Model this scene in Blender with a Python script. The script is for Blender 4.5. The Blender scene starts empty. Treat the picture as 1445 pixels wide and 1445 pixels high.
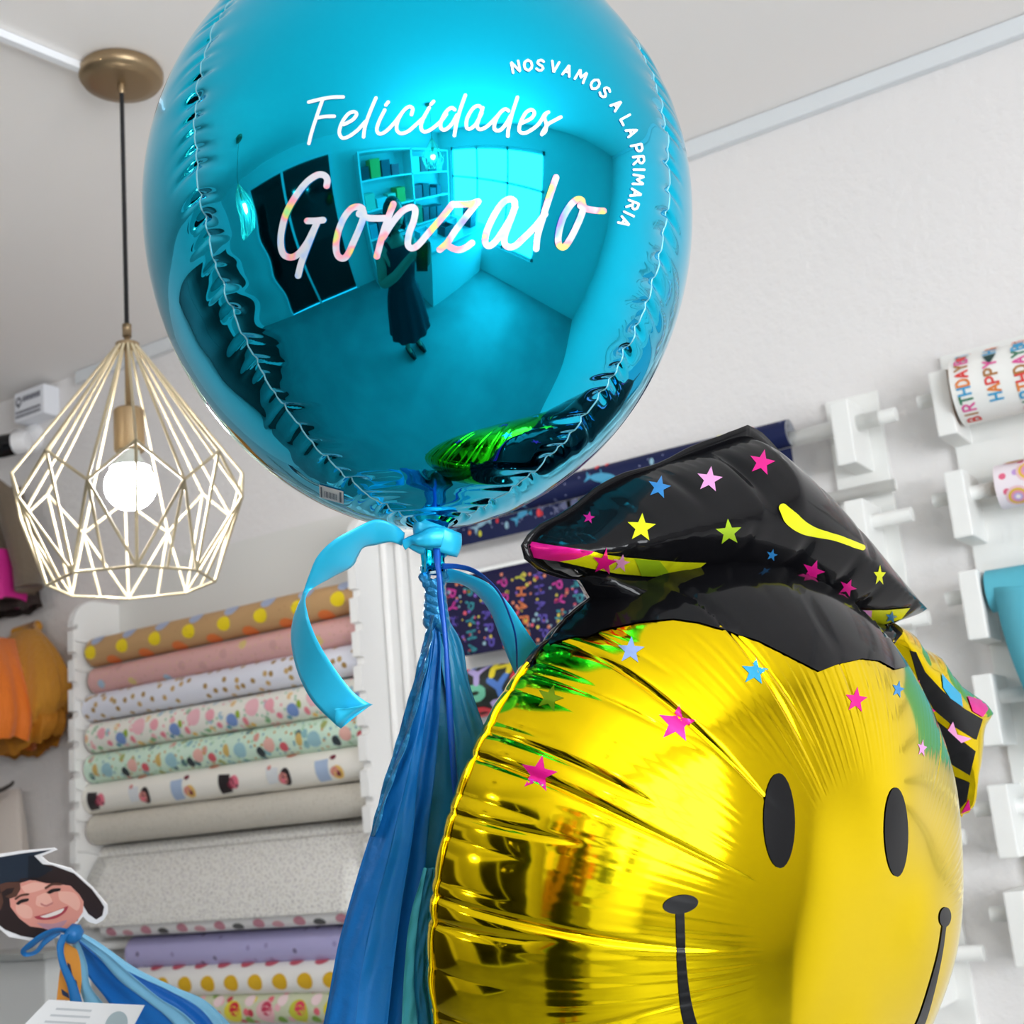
import bpy, bmesh, math, random
import numpy as np
from mathutils import Vector, Matrix
from mathutils.bvhtree import BVHTree
from mathutils.geometry import delaunay_2d_cdt

# ---------------------------------------------------------------- camera
scene = bpy.context.scene
COL = scene.collection
FPX, IMG = 1900.0, 1445.0
CAMZ = 1.50
def _n(v):
    v = np.array(v, float); return v / np.linalg.norm(v)
_Z = _n((-711, 7832, -FPX))
_X = np.array((-3122., -762., -FPX)); _X = -_n(_X - _Z * _X.dot(_Z))
_Y = np.cross(_Z, _X)
ROT = np.array([_X, _Y, _Z])
CAM = np.array((0., 0., CAMZ))
cam_data = bpy.data.cameras.new('camera'); cam = bpy.data.objects.new('camera', cam_data)
COL.objects.link(cam); scene.camera = cam
cam_data.sensor_width = 36.0; cam_data.lens = 36.0 * FPX / IMG
cam_data.clip_start = 0.02
mw = Matrix([list(ROT[i]) + [float(CAM[i])] for i in range(3)] + [[0, 0, 0, 1]])
cam.matrix_world = mw
cam_data.dof.use_dof = True
cam_data.dof.focus_distance = 0.95
cam_data.dof.aperture_fstop = 13.0

# ---------------------------------------------------------------- light and exposure
scene.view_settings.view_transform = 'Standard'
scene.view_settings.look = 'None'
scene.view_settings.exposure = 0.68
scene.view_settings.gamma = 1.0
world = bpy.data.worlds.new('daylight'); scene.world = world
world.use_nodes = True
world.node_tree.nodes['Background'].inputs[0].default_value = (0.75, 0.86, 1.0, 1)
world.node_tree.nodes['Background'].inputs[1].default_value = 1.0
def area_light(name, loc, rot, sx, sy, power, color=(1, 1, 1)):
    l = bpy.data.lights.new(name, 'AREA'); l.shape = 'RECTANGLE'; l.size = sx; l.size_y = sy
    l.energy = power; l.color = color
    o = bpy.data.objects.new(name, l); COL.objects.link(o); o.location = loc; o.rotation_euler = rot
    return o
# daylight entering by the shop window; the pendant lamps carry their own light
area_light('window_daylight', (2.40, -0.75, 1.45), (0, math.radians(90), 0), 1.6, 2.2, 85, (0.95, 0.98, 1.0))

# ---------------------------------------------------------------- helpers
def ray(px, py):
    return ROT @ np.array(((px - IMG / 2) / FPX, -(py - IMG / 2) / FPX, -1.0))
def at(px, py, depth):                       # point on the ray of a pixel at a depth along the view axis
    return CAM + ray(px, py) * depth
WALL_Y = 2.024
def onwall(px, py, off=0.0):                 # point of the plane parallel to the back wall
    r = ray(px, py); return CAM + r * ((WALL_Y - off) / r[1])
def onplane(px, py, C, n):
    r = ray(px, py); return CAM + r * (np.dot(np.asarray(C) - CAM, n) / np.dot(r, n))
def lin(c):
    if isinstance(c, str):
        c = [int(c[i:i + 2], 16) / 255 for i in (0, 2, 4)]
    return tuple(x / 12.92 if x <= 0.04045 else ((x + 0.055) / 1.055) ** 2.4 for x in c)
_M = {}
def mat(name, color, rough=0.5, metal=0.0, spec=0.5, emit=0.0, sheen=0.0, coat=0.0, aniso=0.0):
    if name in _M: return _M[name]
    m = bpy.data.materials.new(name); m.use_nodes = True
    b = m.node_tree.nodes['Principled BSDF']
    c = lin(color) if isinstance(color, str) else color
    b.inputs['Base Color'].default_value = (*c, 1); b.inputs['Roughness'].default_value = rough
    b.inputs['Metallic'].default_value = metal; b.inputs['Specular IOR Level'].default_value = spec
    if emit:
        b.inputs['Emission Color'].default_value = (*c, 1); b.inputs['Emission Strength'].default_value = emit
    if sheen: b.inputs['Sheen Weight'].default_value = sheen
    if coat: b.inputs['Coat Weight'].default_value = coat; b.inputs['Coat Roughness'].default_value = 0.08
    if aniso: b.inputs['Anisotropic'].default_value = aniso
    _M[name] = m; return m
def bump(m, scale, strength, dist=0.001, detail=4, coord='Object', stretch=None):
    nt = m.node_tree; N = nt.nodes; L = nt.links
    tc = N.new('ShaderNodeTexCoord'); nz = N.new('ShaderNodeTexNoise'); bp = N.new('ShaderNodeBump')
    nz.inputs['Scale'].default_value = scale; nz.inputs['Detail'].default_value = detail
    if stretch:
        mp = N.new('ShaderNodeMapping'); mp.inputs['Scale'].default_value = stretch
        L.new(tc.outputs[coord], mp.inputs[0]); L.new(mp.outputs[0], nz.inputs['Vector'])
    else: L.new(tc.outputs[coord], nz.inputs['Vector'])
    bp.inputs['Strength'].default_value = strength; bp.inputs['Distance'].default_value = dist
    L.new(nz.outputs['Fac'], bp.inputs['Height']); L.new(bp.outputs[0], N['Principled BSDF'].inputs['Normal'])
    return m
def mottle(m, c1, c2, scale, coord='Object', detail=3, lo=0.35, hi=0.65):
    nt = m.node_tree; N = nt.nodes; L = nt.links
    tc = N.new('ShaderNodeTexCoord'); nz = N.new('ShaderNodeTexNoise'); cr = N.new('ShaderNodeValToRGB')
    nz.inputs['Scale'].default_value = scale; nz.inputs['Detail'].default_value = detail
    L.new(tc.outputs[coord], nz.inputs['Vector']); L.new(nz.outputs['Fac'], cr.inputs['Fac'])
    cr.color_ramp.elements[0].position = lo; cr.color_ramp.elements[0].color = (*lin(c1), 1)
    cr.color_ramp.elements[1].position = hi; cr.color_ramp.elements[1].color = (*lin(c2), 1)
    L.new(cr.outputs[0], N['Principled BSDF'].inputs['Base Color'])
    return m
def speckle(name, base, layers, rough=0.55):
    # printed paper: layers of random blobs (scale, radius, [colours], stretch)
    m = mat(name, base, rough); nt = m.node_tree; N = nt.nodes; L = nt.links
    uv = N.new('ShaderNodeTexCoord'); prev = None
    for (sc, rad, cols, st, seed) in layers:
        mp = N.new('ShaderNodeMapping'); mp.inputs['Scale'].default_value = (st[0], st[1], 1)
        mp.inputs['Location'].default_value = (seed * 3.7, seed * 1.9, 0)
        mp.inputs['Rotation'].default_value = (0, 0, st[2] if len(st) > 2 else 0)
        v = N.new('ShaderNodeTexVoronoi'); v.voronoi_dimensions = '2D'
        v.inputs['Scale'].default_value = sc; v.inputs['Randomness'].default_value = 0.85
        L.new(uv.outputs['UV'], mp.inputs[0]); L.new(mp.outputs[0], v.inputs['Vector'])
        lt = N.new('ShaderNodeMath'); lt.operation = 'LESS_THAN'; lt.inputs[1].default_value = rad
        L.new(v.outputs['Distance'], lt.inputs[0])
        sp = N.new('ShaderNodeSeparateColor'); L.new(v.outputs['Color'], sp.inputs[0])
        cr = N.new('ShaderNodeValToRGB'); cr.color_ramp.interpolation = 'CONSTANT'
        e = cr.color_ramp.elements
        e[0].color = (*lin(cols[0]), 1)
        e[1].position = 1 / len(cols) if len(cols) > 1 else 0.99; e[1].color = (*lin(cols[min(1, len(cols) - 1)]), 1)
        for i in range(2, len(cols)):
            q = e.new(i / len(cols)); q.color = (*lin(cols[i]), 1)
        L.new(sp.outputs[0], cr.inputs['Fac'])
        mx = N.new('ShaderNodeMix'); mx.data_type = 'RGBA'
        L.new(lt.outputs[0], mx.inputs[0])
        if prev is None: mx.inputs[6].default_value = (*lin(base), 1)
        else: L.new(prev, mx.inputs[6])
        L.new(cr.outputs[0], mx.inputs[7]); prev = mx.outputs[2]
    L.new(prev, N['Principled BSDF'].inputs['Base Color'])
    return m

def tag(o, label=None, cat=None, group=None, kind=None):
    if label: o['label'] = label
    if cat: o['category'] = cat
    if group: o['group'] = group
    if kind: o['kind'] = kind
    return o
def thing(name, loc, label, cat, group=None):
    o = bpy.data.objects.new(name, None); COL.objects.link(o); o.empty_display_size = 0.02
    o.location = [float(x) for x in loc]
    return tag(o, label, cat, group)
def origin_of(o):
    p = np.zeros(3)
    while o is not None:
        p = p + np.array(o.location); o = o.parent
    return p
class MB:
    def __init__(s): s.V = []; s.F = []; s.I = []; s.UV = []; s.mats = []; s.n = 0
    def mi(s, m):
        if m not in s.mats: s.mats.append(m)
        return s.mats.index(m)
    def add(s, V, F, m, uv=None):
        k = s.n; i = s.mi(m)
        V = [tuple(map(float, v)) for v in V]
        s.V += V; s.n += len(V)
        for f in F: s.F.append(tuple(x + k for x in f)); s.I.append(i)
        s.UV += list(uv) if uv is not None else [(0., 0.)] * len(V)
        return s
    def build(s, name, parent=None, smooth=True, loc=None, sharp=None):
        if not s.V: print('EMPTY', name); return bpy.data.objects.new('x', None)
        me = bpy.data.meshes.new(name)
        base = origin_of(parent) if parent is not None else np.zeros(3)
        if loc is None:
            loc = base if parent is not None else np.array(s.V).mean(0)
        loc = np.asarray(loc, float)
        V = np.array(s.V) - loc
        me.from_pydata([tuple(v) for v in V], [], s.F)
        for m in s.mats: me.materials.append(m)
        me.polygons.foreach_set('material_index', s.I)
        me.polygons.foreach_set('use_smooth', [smooth] * len(s.F))
        uvl = me.uv_layers.new(name='UVMap')
        li = np.zeros(len(me.loops), int); me.loops.foreach_get('vertex_index', li)
        uvl.data.foreach_set('uv', np.array(s.UV, float)[li].ravel())
        me.update()
        if smooth and sharp: me.set_sharp_from_angle(angle=math.radians(sharp))
        o = bpy.data.objects.new(name, me); COL.objects.link(o)
        o.location = loc - base
        if parent is not None: o.parent = parent
        return o
def grid_faces(nu, nv, cu=False, cv=False):
    F = []
    for i in range(nu if cu else nu - 1):
        for j in range(nv if cv else nv - 1):
            a = i * nv + j; b = ((i + 1) % nu) * nv + j
            c = ((i + 1) % nu) * nv + (j + 1) % nv; d = i * nv + (j + 1) % nv
            F.append((a, b, c, d))
    return F
def frame(d):
    d = _n(d); a = np.array((0, 0, 1.)) if abs(d[2]) < 0.9 else np.array((1., 0, 0))
    u = _n(np.cross(a, d)); return u, np.cross(d, u)
def tube(pts, r, n=10, caps=True):
    pts = [np.asarray(p, float) for p in pts]; k = len(pts)
    rr = r if hasattr(r, '__len__') else [r] * k
    V = []; u = None
    for i in range(k):
        d = pts[min(i + 1, k - 1)] - pts[max(i - 1, 0)]
        d = _n(d)
        if u is None: u, v = frame(d)
        else:
            u = _n(u - d * np.dot(u, d)); v = np.cross(d, u)
        for j in range(n):
            a = 2 * math.pi * j / n
            V.append(pts[i] + rr[i] * (math.cos(a) * u + math.sin(a) * v))
    F = grid_faces(k, n, False, True)
    if caps: F += [tuple(range(n - 1, -1, -1)), tuple((k - 1) * n + j for j in range(n))]
    return V, F
def lathe(c, prof, n=32, axis=(0, 0, 1)):
    ax = _n(axis); u, v = frame(ax); V = []
    for (r, h) in prof:
        for j in range(n):
            a = 2 * math.pi * j / n
            V.append(np.asarray(c) + ax * h + r * (math.cos(a) * u + math.sin(a) * v))
    F = grid_faces(len(prof), n, False, True)
    F += [tuple(range(n - 1, -1, -1)), tuple((len(prof) - 1) * n + j for j in range(n))]
    return V, F
def box(lo, hi, bevel=0.0, seg=2):
    bm = bmesh.new(); bmesh.ops.create_cube(bm, size=1)
    lo = np.asarray(lo, float); hi = np.asarray(hi, float)
    for v in bm.verts: v.co = Vector(tuple((lo + hi) / 2 + np.array(v.co) * (hi - lo)))
    if bevel: bmesh.ops.bevel(bm, geom=bm.edges[:], offset=bevel, segments=seg, affect='EDGES', profile=0.6)
    bm.verts.index_update()
    V = [tuple(v.co) for v in bm.verts]; F = [tuple(v.index for v in f.verts) for f in bm.faces]; bm.free()
    return V, F
def prism(poly, f0, f1):
    # poly: 2D points, f0/f1 map a 2D point to the two ends
    n = len(poly); V = [f0(p) for p in poly] + [f1(p) for p in poly]
    F = [tuple(range(n - 1, -1, -1)), tuple(range(n, 2 * n))] + [(i, (i + 1) % n, n + (i + 1) % n, n + i) for i in range(n)]
    return V, F
def spline(P, n):
    P = np.array(P, float); k = len(P)
    d = np.r_[0, np.cumsum(np.sqrt(np.maximum(np.linalg.norm(np.diff(P[:, :2], axis=0), axis=1), 1e-9)))]
    T = np.linspace(0, d[-1], n); out = []
    m = np.zeros_like(P)
    for i in range(k):
        a, b = max(i - 1, 0), min(i + 1, k - 1)
        m[i] = (P[b] - P[a]) / (d[b] - d[a])
    for t in T:
        i = min(np.searchsorted(d, t, 'right') - 1, k - 2); h = d[i + 1] - d[i]; s = (t - d[i]) / h
        out.append((2*s**3-3*s**2+1)*P[i] + (s**3-2*s**2+s)*h*m[i] + (-2*s**3+3*s**2)*P[i+1] + (s**3-s**2)*h*m[i+1])
    return np.array(out)
def spline_u(P, n):                          # uniform parameter, keeps two edges of a ribbon paired
    P = np.array(P, float); k = len(P); out = []
    for t in np.linspace(0, k - 1, n):
        i = min(int(t), k - 2); s = t - i
        m0 = (P[min(i+1,k-1)] - P[max(i-1,0)]) / (2 if 0 < i else 1); m1 = (P[min(i+2,k-1)] - P[i]) / (2 if i+2 < k else 1)
        out.append((2*s**3-3*s**2+1)*P[i] + (s**3-2*s**2+s)*m0 + (-2*s**3+3*s**2)*P[i+1] + (s**3-s**2)*m1)
    return np.array(out)
def smoothstep(a, b, x):
    t = np.clip((x - a) / (b - a), 0, 1); return t * t * (3 - 2 * t)

# strokes: 2D strips with round ends -> (verts2d, faces)
def stroke2d(pts, w, step=2.0, smooth=True, cap=True):
    P = np.array(pts, float)
    if P.shape[1] == 2: P = np.c_[P, np.full(len(P), w)]
    L = np.linalg.norm(np.diff(P[:, :2], axis=0), axis=1).sum()
    n = max(int(L / step) + 2, 3)
    if smooth and len(P) > 2: Q = spline(P, n)
    else:
        d = np.r_[0, np.cumsum(np.linalg.norm(np.diff(P[:, :2], axis=0), axis=1))]
        T = np.unique(np.r_[np.linspace(0, d[-1], n), d]); Q = np.array([[np.interp(t, d, P[:, k]) for k in range(3)] for t in T])
    t = np.gradient(Q[:, :2], axis=0); t /= np.maximum(np.linalg.norm(t, axis=1, keepdims=True), 1e-9)
    nn = np.c_[-t[:, 1], t[:, 0]]
    rows = []
    if cap:
        for a in (80, 50, 20):
            a = math.radians(a); rows.append((Q[0, :2] - t[0] * Q[0, 2] / 2 * math.sin(a), nn[0] * Q[0, 2] / 2 * math.cos(a)))
    for i in range(len(Q)): rows.append((Q[i, :2], nn[i] * Q[i, 2] / 2))
    if cap:
        for a in (20, 50, 80):
            a = math.radians(a); rows.append((Q[-1, :2] + t[-1] * Q[-1, 2] / 2 * math.sin(a), nn[-1] * Q[-1, 2] / 2 * math.cos(a)))
    V = []
    for c, o in rows: V += [c - o, c, c + o]
    return V, grid_faces(len(rows), 3)
def in_poly(P, poly):
    P = np.asarray(P, float); poly = np.asarray(poly, float); x, y = P[:, 0], P[:, 1]; c = np.zeros(len(P), bool)
    for i in range(len(poly)):
        x1, y1 = poly[i]; x2, y2 = poly[i - 1]
        if y1 == y2: continue
        hit = ((y1 > y) != (y2 > y)) & (x < (x2 - x1) * (y - y1) / (y2 - y1) + x1); c ^= hit
    return c
def dist_poly(P, poly):
    # distance to the closed outline and arc position of the nearest point
    P = np.asarray(P, float); poly = np.asarray(poly, float)
    best = np.full(len(P), 1e9); arc = np.zeros(len(P)); acc = 0.0
    for i in range(len(poly)):
        a = poly[i]; b = poly[(i + 1) % len(poly)]; e = b - a; L = np.linalg.norm(e)
        if L < 1e-9: continue
        t = np.clip(((P - a) @ e) / L**2, 0, 1); d = np.linalg.norm(P - (a + t[:, None] * e), axis=1)
        k = d < best; best[k] = d[k]; arc[k] = acc + t[k] * L; acc += L
    return best, arc
def fill2d(poly, spacing):
    poly = [tuple(map(float, p)) for p in poly]; dense = []
    for i in range(len(poly)):
        a = np.array(poly[i]); b = np.array(poly[(i + 1) % len(poly)]); k = max(int(np.linalg.norm(b - a) / spacing), 1)
        for j in range(k): dense.append(a + (b - a) * j / k)
    dense = np.array(dense); lo = dense.min(0); hi = dense.max(0)
    gx, gy = np.meshgrid(np.arange(lo[0], hi[0], spacing), np.arange(lo[1], hi[1], spacing * 0.87))
    gx[1::2] += spacing / 2
    G = np.c_[gx.ravel(), gy.ravel()]
    if len(G):
        G = G[in_poly(G, dense)]
        if len(G): G = G[dist_poly(G, dense)[0] > spacing * 0.5]
    n = len(dense)
    vs = [Vector(p) for p in dense] + [Vector(p) for p in G]
    r = delaunay_2d_cdt(vs, [(i, (i + 1) % n) for i in range(n)], [], 1, 1e-7)
    return [np.array(v) for v in r[0]], [tuple(f) for f in r[2]], n
def star2d(cx, cy, R, sx=1.0, rot=0.0, inner=0.42):
    P = []
    for i in range(10):
        a = math.radians(-90 + 36 * i + rot); r = R if i % 2 == 0 else R * inner
        P.append((cx + r * math.cos(a) * sx, cy + r * math.sin(a)))
    return P
def ellipse2d(cx, cy, a, b, rot=0.0, n=28):
    r = math.radians(rot)
    return [(cx + a * math.cos(t) * math.cos(r) - b * math.sin(t) * math.sin(r), cy + a * math.cos(t) * math.sin(r) + b * math.sin(t) * math.cos(r))
            for t in np.linspace(0, 2 * math.pi, n, endpoint=False)]
class Surface:                               # a mesh that prints can be laid on
    def __init__(s, V, F): s.b = BVHTree.FromPolygons([tuple(v) for v in V], F)
    def hit(s, px, py, off=0.0006):
        d = Vector(tuple(ray(px, py))).normalized()
        h = s.b.ray_cast(Vector(tuple(CAM)), d)
        if h[0] is None: return None
        n = h[1]
        if n.dot(d) > 0: n = -n
        return np.array(h[0] + n * off)
    def lay(s, mb, V2, F, m, off=0.0006):
        P = [s.hit(v[0], v[1], off) for v in V2]
        keep = [f for f in F if all(P[i] is not None for i in f)]
        Q = [p if p is not None else CAM for p in P]
        used = sorted({i for f in keep for i in f}); idx = {k: i for i, k in enumerate(used)}
        if keep: mb.add([Q[i] for i in used], [tuple(idx[i] for i in f) for f in keep], m)
    def poly(s, mb, poly, m, spacing=6.0, off=0.0006):
        V, F, _ = fill2d(poly, spacing); s.lay(mb, V, F, m, off)
    def stroke(s, mb, pts, w, m, off=0.0006, step=2.0, smooth=True):
        V, F = stroke2d(pts, w, step, smooth); s.lay(mb, V, F, m, off)

# capital letters as strokes in a 1 x 1 box, y up
GL = {
'A': [[(0, 0), (.5, 1), (1, 0)], [(.2, .35), (.8, .35)]],
'B': [[(0, 0), (0, 1), (.6, 1), (.85, .85), (.85, .65), (.6, .52), (0, .52)], [(.6, .52), (.95, .38), (.95, .15), (.65, 0), (0, 0)]],
'D': [[(0, 0), (0, 1), (.5, 1), (.9, .75), (.95, .4), (.75, .1), (.4, 0), (0, 0)]],
'H': [[(0, 0), (0, 1)], [(1, 0), (1, 1)], [(0, .5), (1, .5)]],
'I': [[(.5, 0), (.5, 1)]],
'L': [[(0, 1), (0, 0), (.85, 0)]],
'M': [[(0, 0), (.1, 1), (.5, .35), (.9, 1), (1, 0)]],
'N': [[(0, 0), (0, 1), (1, 0), (1, 1)]],
'O': [[(.5, 0), (.1, .2), (0, .5), (.1, .8), (.5, 1), (.9, .8), (1, .5), (.9, .2), (.5, 0)]],
'P': [[(0, 0), (0, 1), (.65, 1), (.95, .82), (.9, .58), (.6, .45), (0, .45)]],
'R': [[(0, 0), (0, 1), (.65, 1), (.95, .82), (.9, .6), (.6, .48), (0, .48)], [(.45, .48), (1, 0)]],
'S': [[(.95, .85), (.6, 1), (.2, .9), (.1, .7), (.35, .55), (.75, .42), (.95, .22), (.7, .03), (.35, 0), (0, .15)]],
'T': [[(.5, 0), (.5, 1)], [(0, 1), (1, 1)]],
'V': [[(0, 1), (.5, 0), (1, 1)]],
'Y': [[(0, 1), (.5, .5), (1, 1)], [(.5, .5), (.5, 0)]],
}
def glyph(ch, cx, cy, w, h, ang, sw, yup=True, step=2.0):
    # strokes of a letter centred at (cx, cy), turned by ang degrees; y up or down the page
    a = math.radians(ang); out = []
    for s in GL[ch]:
        P = []
        for (x, y) in s:
            X = (x - .5) * w; Y = (y - .5) * h
            if yup: P.append((cx + X * math.cos(a) - Y * math.sin(a), cy + X * math.sin(a) + Y * math.cos(a)))
            else: P.append((cx + X * math.cos(a) + Y * math.sin(a), cy + X * math.sin(a) - Y * math.cos(a)))
        out.append(stroke2d(P, sw, step, smooth=False))
    return out
random.seed(7); rng = np.random.default_rng(7)
# ---------------------------------------------------------------- the room
CEIL = 2.65
plaster = bump(mat('white_plaster', 'e9e6e5', 0.85), 75, 0.45, 0.005, 6)
ceilm = bump(mat('ceiling_paint', 'f6f2ef', 0.9), 6, 0.15, 0.004, 3)
floorm = mottle(mat('floor_tile', '969a9b', 0.4), '8f9394', '9da1a2', 2)
white_paint = mat('white_lacquer', 'f1f0ee', 0.4)
white_trim = mat('white_trim', 'dfe3e6', 0.45)
dark_glass = mat('dark_glass', '0c1013', 0.08)
RX0, RX1, RY0 = -4.2, 2.35, -2.3
def struct(name, V, F, m, smooth=False):
    o = MB().add(V, F, m).build(name, smooth=smooth); tag(o, kind='structure'); return o
struct('wall_back', *box((RX0, WALL_Y, 0), (RX1, WALL_Y + .12, CEIL)), plaster)
struct('ceiling', *box((RX0, RY0, CEIL), (RX1, WALL_Y + .12, CEIL + .1)), ceilm)
struct('floor', *box((RX0, RY0, -.1), (RX1, WALL_Y + .12, 0)), floorm)
struct('wall_left', *box((RX0 - .12, RY0, 0), (RX0, WALL_Y + .12, CEIL)), plaster)
# front wall behind the camera, with a dark doorway
b = MB()
for lo, hi in (((RX0, 0), (-2.4, CEIL)), ((-.35, 0), (RX1, CEIL)), ((-2.4, 2.35), (-.35, CEIL))):
    b.add(*box((lo[0], RY0 - .12, lo[1]), (hi[0], RY0, hi[1])), plaster)
tag(b.build('wall_front', smooth=False), kind='structure')
d = struct('door_1', *box((-2.4, RY0 - .1, 0), (-.35, RY0 - .05, 2.35)), dark_glass)
for lo, hi in (((-2.46, 0), (-2.4, 2.41)), ((-.35, 0), (-.29, 2.41)), ((-2.4, 2.35), (-.35, 2.41)), ((-1.41, 0), (-1.36, 2.35))):
    MB().add(*box((lo[0], RY0, lo[1]), (hi[0], RY0 + .03, hi[1])), white_trim).build('door_frame', d, smooth=False)
# right wall with the shop window
b = MB()
for lo, hi in (((RY0, 0), (-1.9, CEIL)), ((.4, 0), (WALL_Y + .12, CEIL)), ((-1.9, 0), (.4, .6)), ((-1.9, 2.3), (.4, CEIL))):
    b.add(*box((RX1, lo[0], lo[1]), (RX1 + .12, hi[0], hi[1])), plaster)
tag(b.build('wall_right', smooth=False), kind='structure')
b = MB()
for y0, y1, z0, z1 in ((-1.9, .4, .6, .66), (-1.9, .4, 2.24, 2.3), (-1.9, -1.84, .6, 2.3), (.34, .4, .6, 2.3), (-1.16, -1.12, .6, 2.3), (-.42, -.38, .6, 2.3), (-1.9, .4, 1.7, 1.74)):
    b.add(*box((RX1 + .02, y0, z0), (RX1 + .08, y1, z1)), white_trim)
tag(b.build('window_1', smooth=False), kind='structure')
# trunking along the edge between wall and ceiling, and the one on the ceiling that feeds the lamp
zt = CEIL - 0.001
struct('trim_1', *box((-2.40, WALL_Y - .018, zt - .03), (RX1, WALL_Y, zt), .002), white_trim)
p0 = at(-60, 16, 1.0); p1 = at(112, 88, 1.0)
def onceil(px, py):
    r = ray(px, py); return CAM + r * ((CEIL - CAMZ) / r[2])
a_, b_ = onceil(-330, -92), onceil(118, 91)
dv = _n(b_ - a_); sv = np.cross(dv, (0, 0, 1.))
V, F = prism([(-.006, 0), (.006, 0), (.006, -.012), (-.006, -.012)], lambda p: a_ + sv * p[0] + np.array((0, 0, p[1] - .001)), lambda p: b_ + sv * p[0] + np.array((0, 0, p[1] - .001)))
struct('trim_2', V, F, mat('white_duct', 'f2f4f8', 0.4))
# ---------------------------------------------------------------- round blue foil balloon
teal_foil = mat('teal_foil', (0.005, 0.56, 0.84), 0.035, 1.0)
teal_matte = mat('teal_seam', '8fd6e6', 0.35, 0.6)
def bumps1d(x, cs, ds, ws):
    r = np.zeros_like(x)
    for c, d, w in zip(cs, ds, ws): r += d * np.exp(-((x - c) / w) ** 2)
    return r
OC = at(594, 306, 0.985); OR = 0.1968
orb = thing('round_foil_balloon', OC - np.array((0, 0, OR * 1.06)), 'round glossy teal foil balloon with silver handwriting, seen from below', 'balloon')
def azim(px, py):
    d = _n(ray(px, py)); o = CAM - OC; b = d @ o; c = o @ o - OR**2
    t = -b - math.sqrt(max(b*b - c, 0)); p = o + d * t
    return math.atan2(p[1], p[0])
a1, a2 = azim(281, 290), azim(946, 290)
seams = [a1, a2, a2 + (2*math.pi - (a2 - a1)) / 2]
print('seams', [math.degrees(x) for x in seams])
# azimuth samples, denser near the seams
ph = []
ss = sorted([s % (2*math.pi) for s in seams]); ss.append(ss[0] + 2*math.pi)
for i in range(3):
    L = ss[i+1] - ss[i]; x = np.linspace(0, 1, 240, endpoint=False)
    y = x - 0.75 * np.sin(2*np.pi*x) / (2*np.pi)
    ph += list(ss[i] + L * y)
ph = np.array(ph); NP = len(ph)
th = np.linspace(0.004, math.pi - 0.09, 620); NT = len(th)
TH, PH = np.meshgrid(th, ph, indexing='ij')
Rr = OR * (1 + 0.03 * smoothstep(2.2, math.pi, TH) * (TH - 2.2))
for k, s in enumerate(seams):
    dphi = (PH - s + math.pi) % (2*math.pi) - math.pi
    arc = dphi * np.sin(TH) * OR
    Rr = Rr - 0.0032 * np.exp(-np.abs(arc) / 0.018) * np.sin(TH)
    cs, ds, ws, ls = [], [], [], []
    t = 0.12
    while t < math.pi - 0.12:
        t += random.uniform(0.045, 0.1)
        cs.append(t); ds.append(random.uniform(0.0008, 0.0030)); ws.append(random.uniform(0.008, 0.014)); ls.append(random.uniform(0.008, 0.02))
    for c, d, w, l in zip(cs, ds, ws, ls):
        band = np.abs(th - c - 0.02) < 0.1
        sub = np.exp(-(((TH[band] - c) - 0.25 * np.abs(arc[band]) / OR) / (w * (1 + 0.3*np.abs(arc[band])/l))) ** 2) * np.exp(-(np.abs(arc[band]) / l) ** 2.2)
        Rr[band] -= d * sub
    # the film billows a little between puckers
    Rr += 0.0006 * np.exp(-(np.abs(arc) / 0.03) ** 2) * np.sin(TH * 40 + k + 2*np.sin(TH*9))
V = np.stack([OC[0] + Rr*np.sin(TH)*np.cos(PH), OC[1] + Rr*np.sin(TH)*np.sin(PH), OC[2] + Rr*np.cos(TH)*np.where(TH > math.pi/2, 1.15, 1.045)], -1)
# the bottom draws out into the neck
tilt = math.radians(-2.3); vax = ROT @ np.array((0, 0, -1.))
def lean(P):                                 # the tail pulls the balloon slightly askew
    P = np.asarray(P, float) - OC; c, s_ = math.cos(tilt), math.sin(tilt)
    return OC + P * c + np.cross(vax, P) * -s_ + vax * (P @ vax)[..., None] * (1 - c)
bot = V[-1].copy()
V = lean(V.reshape(-1, 3)); F = [tuple(reversed(f)) for f in grid_faces(NT, NP, False, True)]
F.append(tuple(range(NP)))
mb = MB().add(V, F, teal_foil); mb.build('body', orb)
orbS = Surface(V, F)
zb = bot[:, 2].mean()
nk = MB()
prof = [(0.0185, 0.007), (0.0165, -0.000), (0.0115, -0.003), (0.0095, -0.008), (0.0085, -0.014), (0.0075, -0.028), (0.008, -0.036)]
Vn, Fn = lathe((OC[0], OC[1], zb), prof, 40)
Vn = [np.array(v) + (np.array(v) - np.array((OC[0], OC[1], v[2]))) * 0.10 * math.sin(7 * math.atan2(v[1]-OC[1], v[0]-OC[0])) for v in Vn]
nk.add(lean(np.array(Vn)), Fn, teal_foil); nk.build('neck', orb)
NECK = lean(np.array((OC[0], OC[1], zb - 0.018)))
ND = float(-((NECK - CAM) @ ROT)[2])
# loose corner of foil left of the neck
for s in seams[:2]:
    sm = MB(); Vs = []
    tt = np.linspace(0.1, math.pi - 0.13, 260)
    for t in tt:
        i = np.argmin(np.abs(th - t)); 
        j = np.argmin(np.abs((ph - s + math.pi) % (2*math.pi) - math.pi))
        c = V[i*NP + j]; nrm = _n(c - OC); east = np.array((-math.sin(s), math.cos(s), 0))
        for q, h in ((-.0007, .0001), (-.0003, .0005), (.0003, .0005), (.0007, .0001)): Vs.append(c + east*q + nrm*h)
    sm.add(Vs, grid_faces(len(tt), 4), teal_matte); sm.build('seam', orb)

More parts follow.
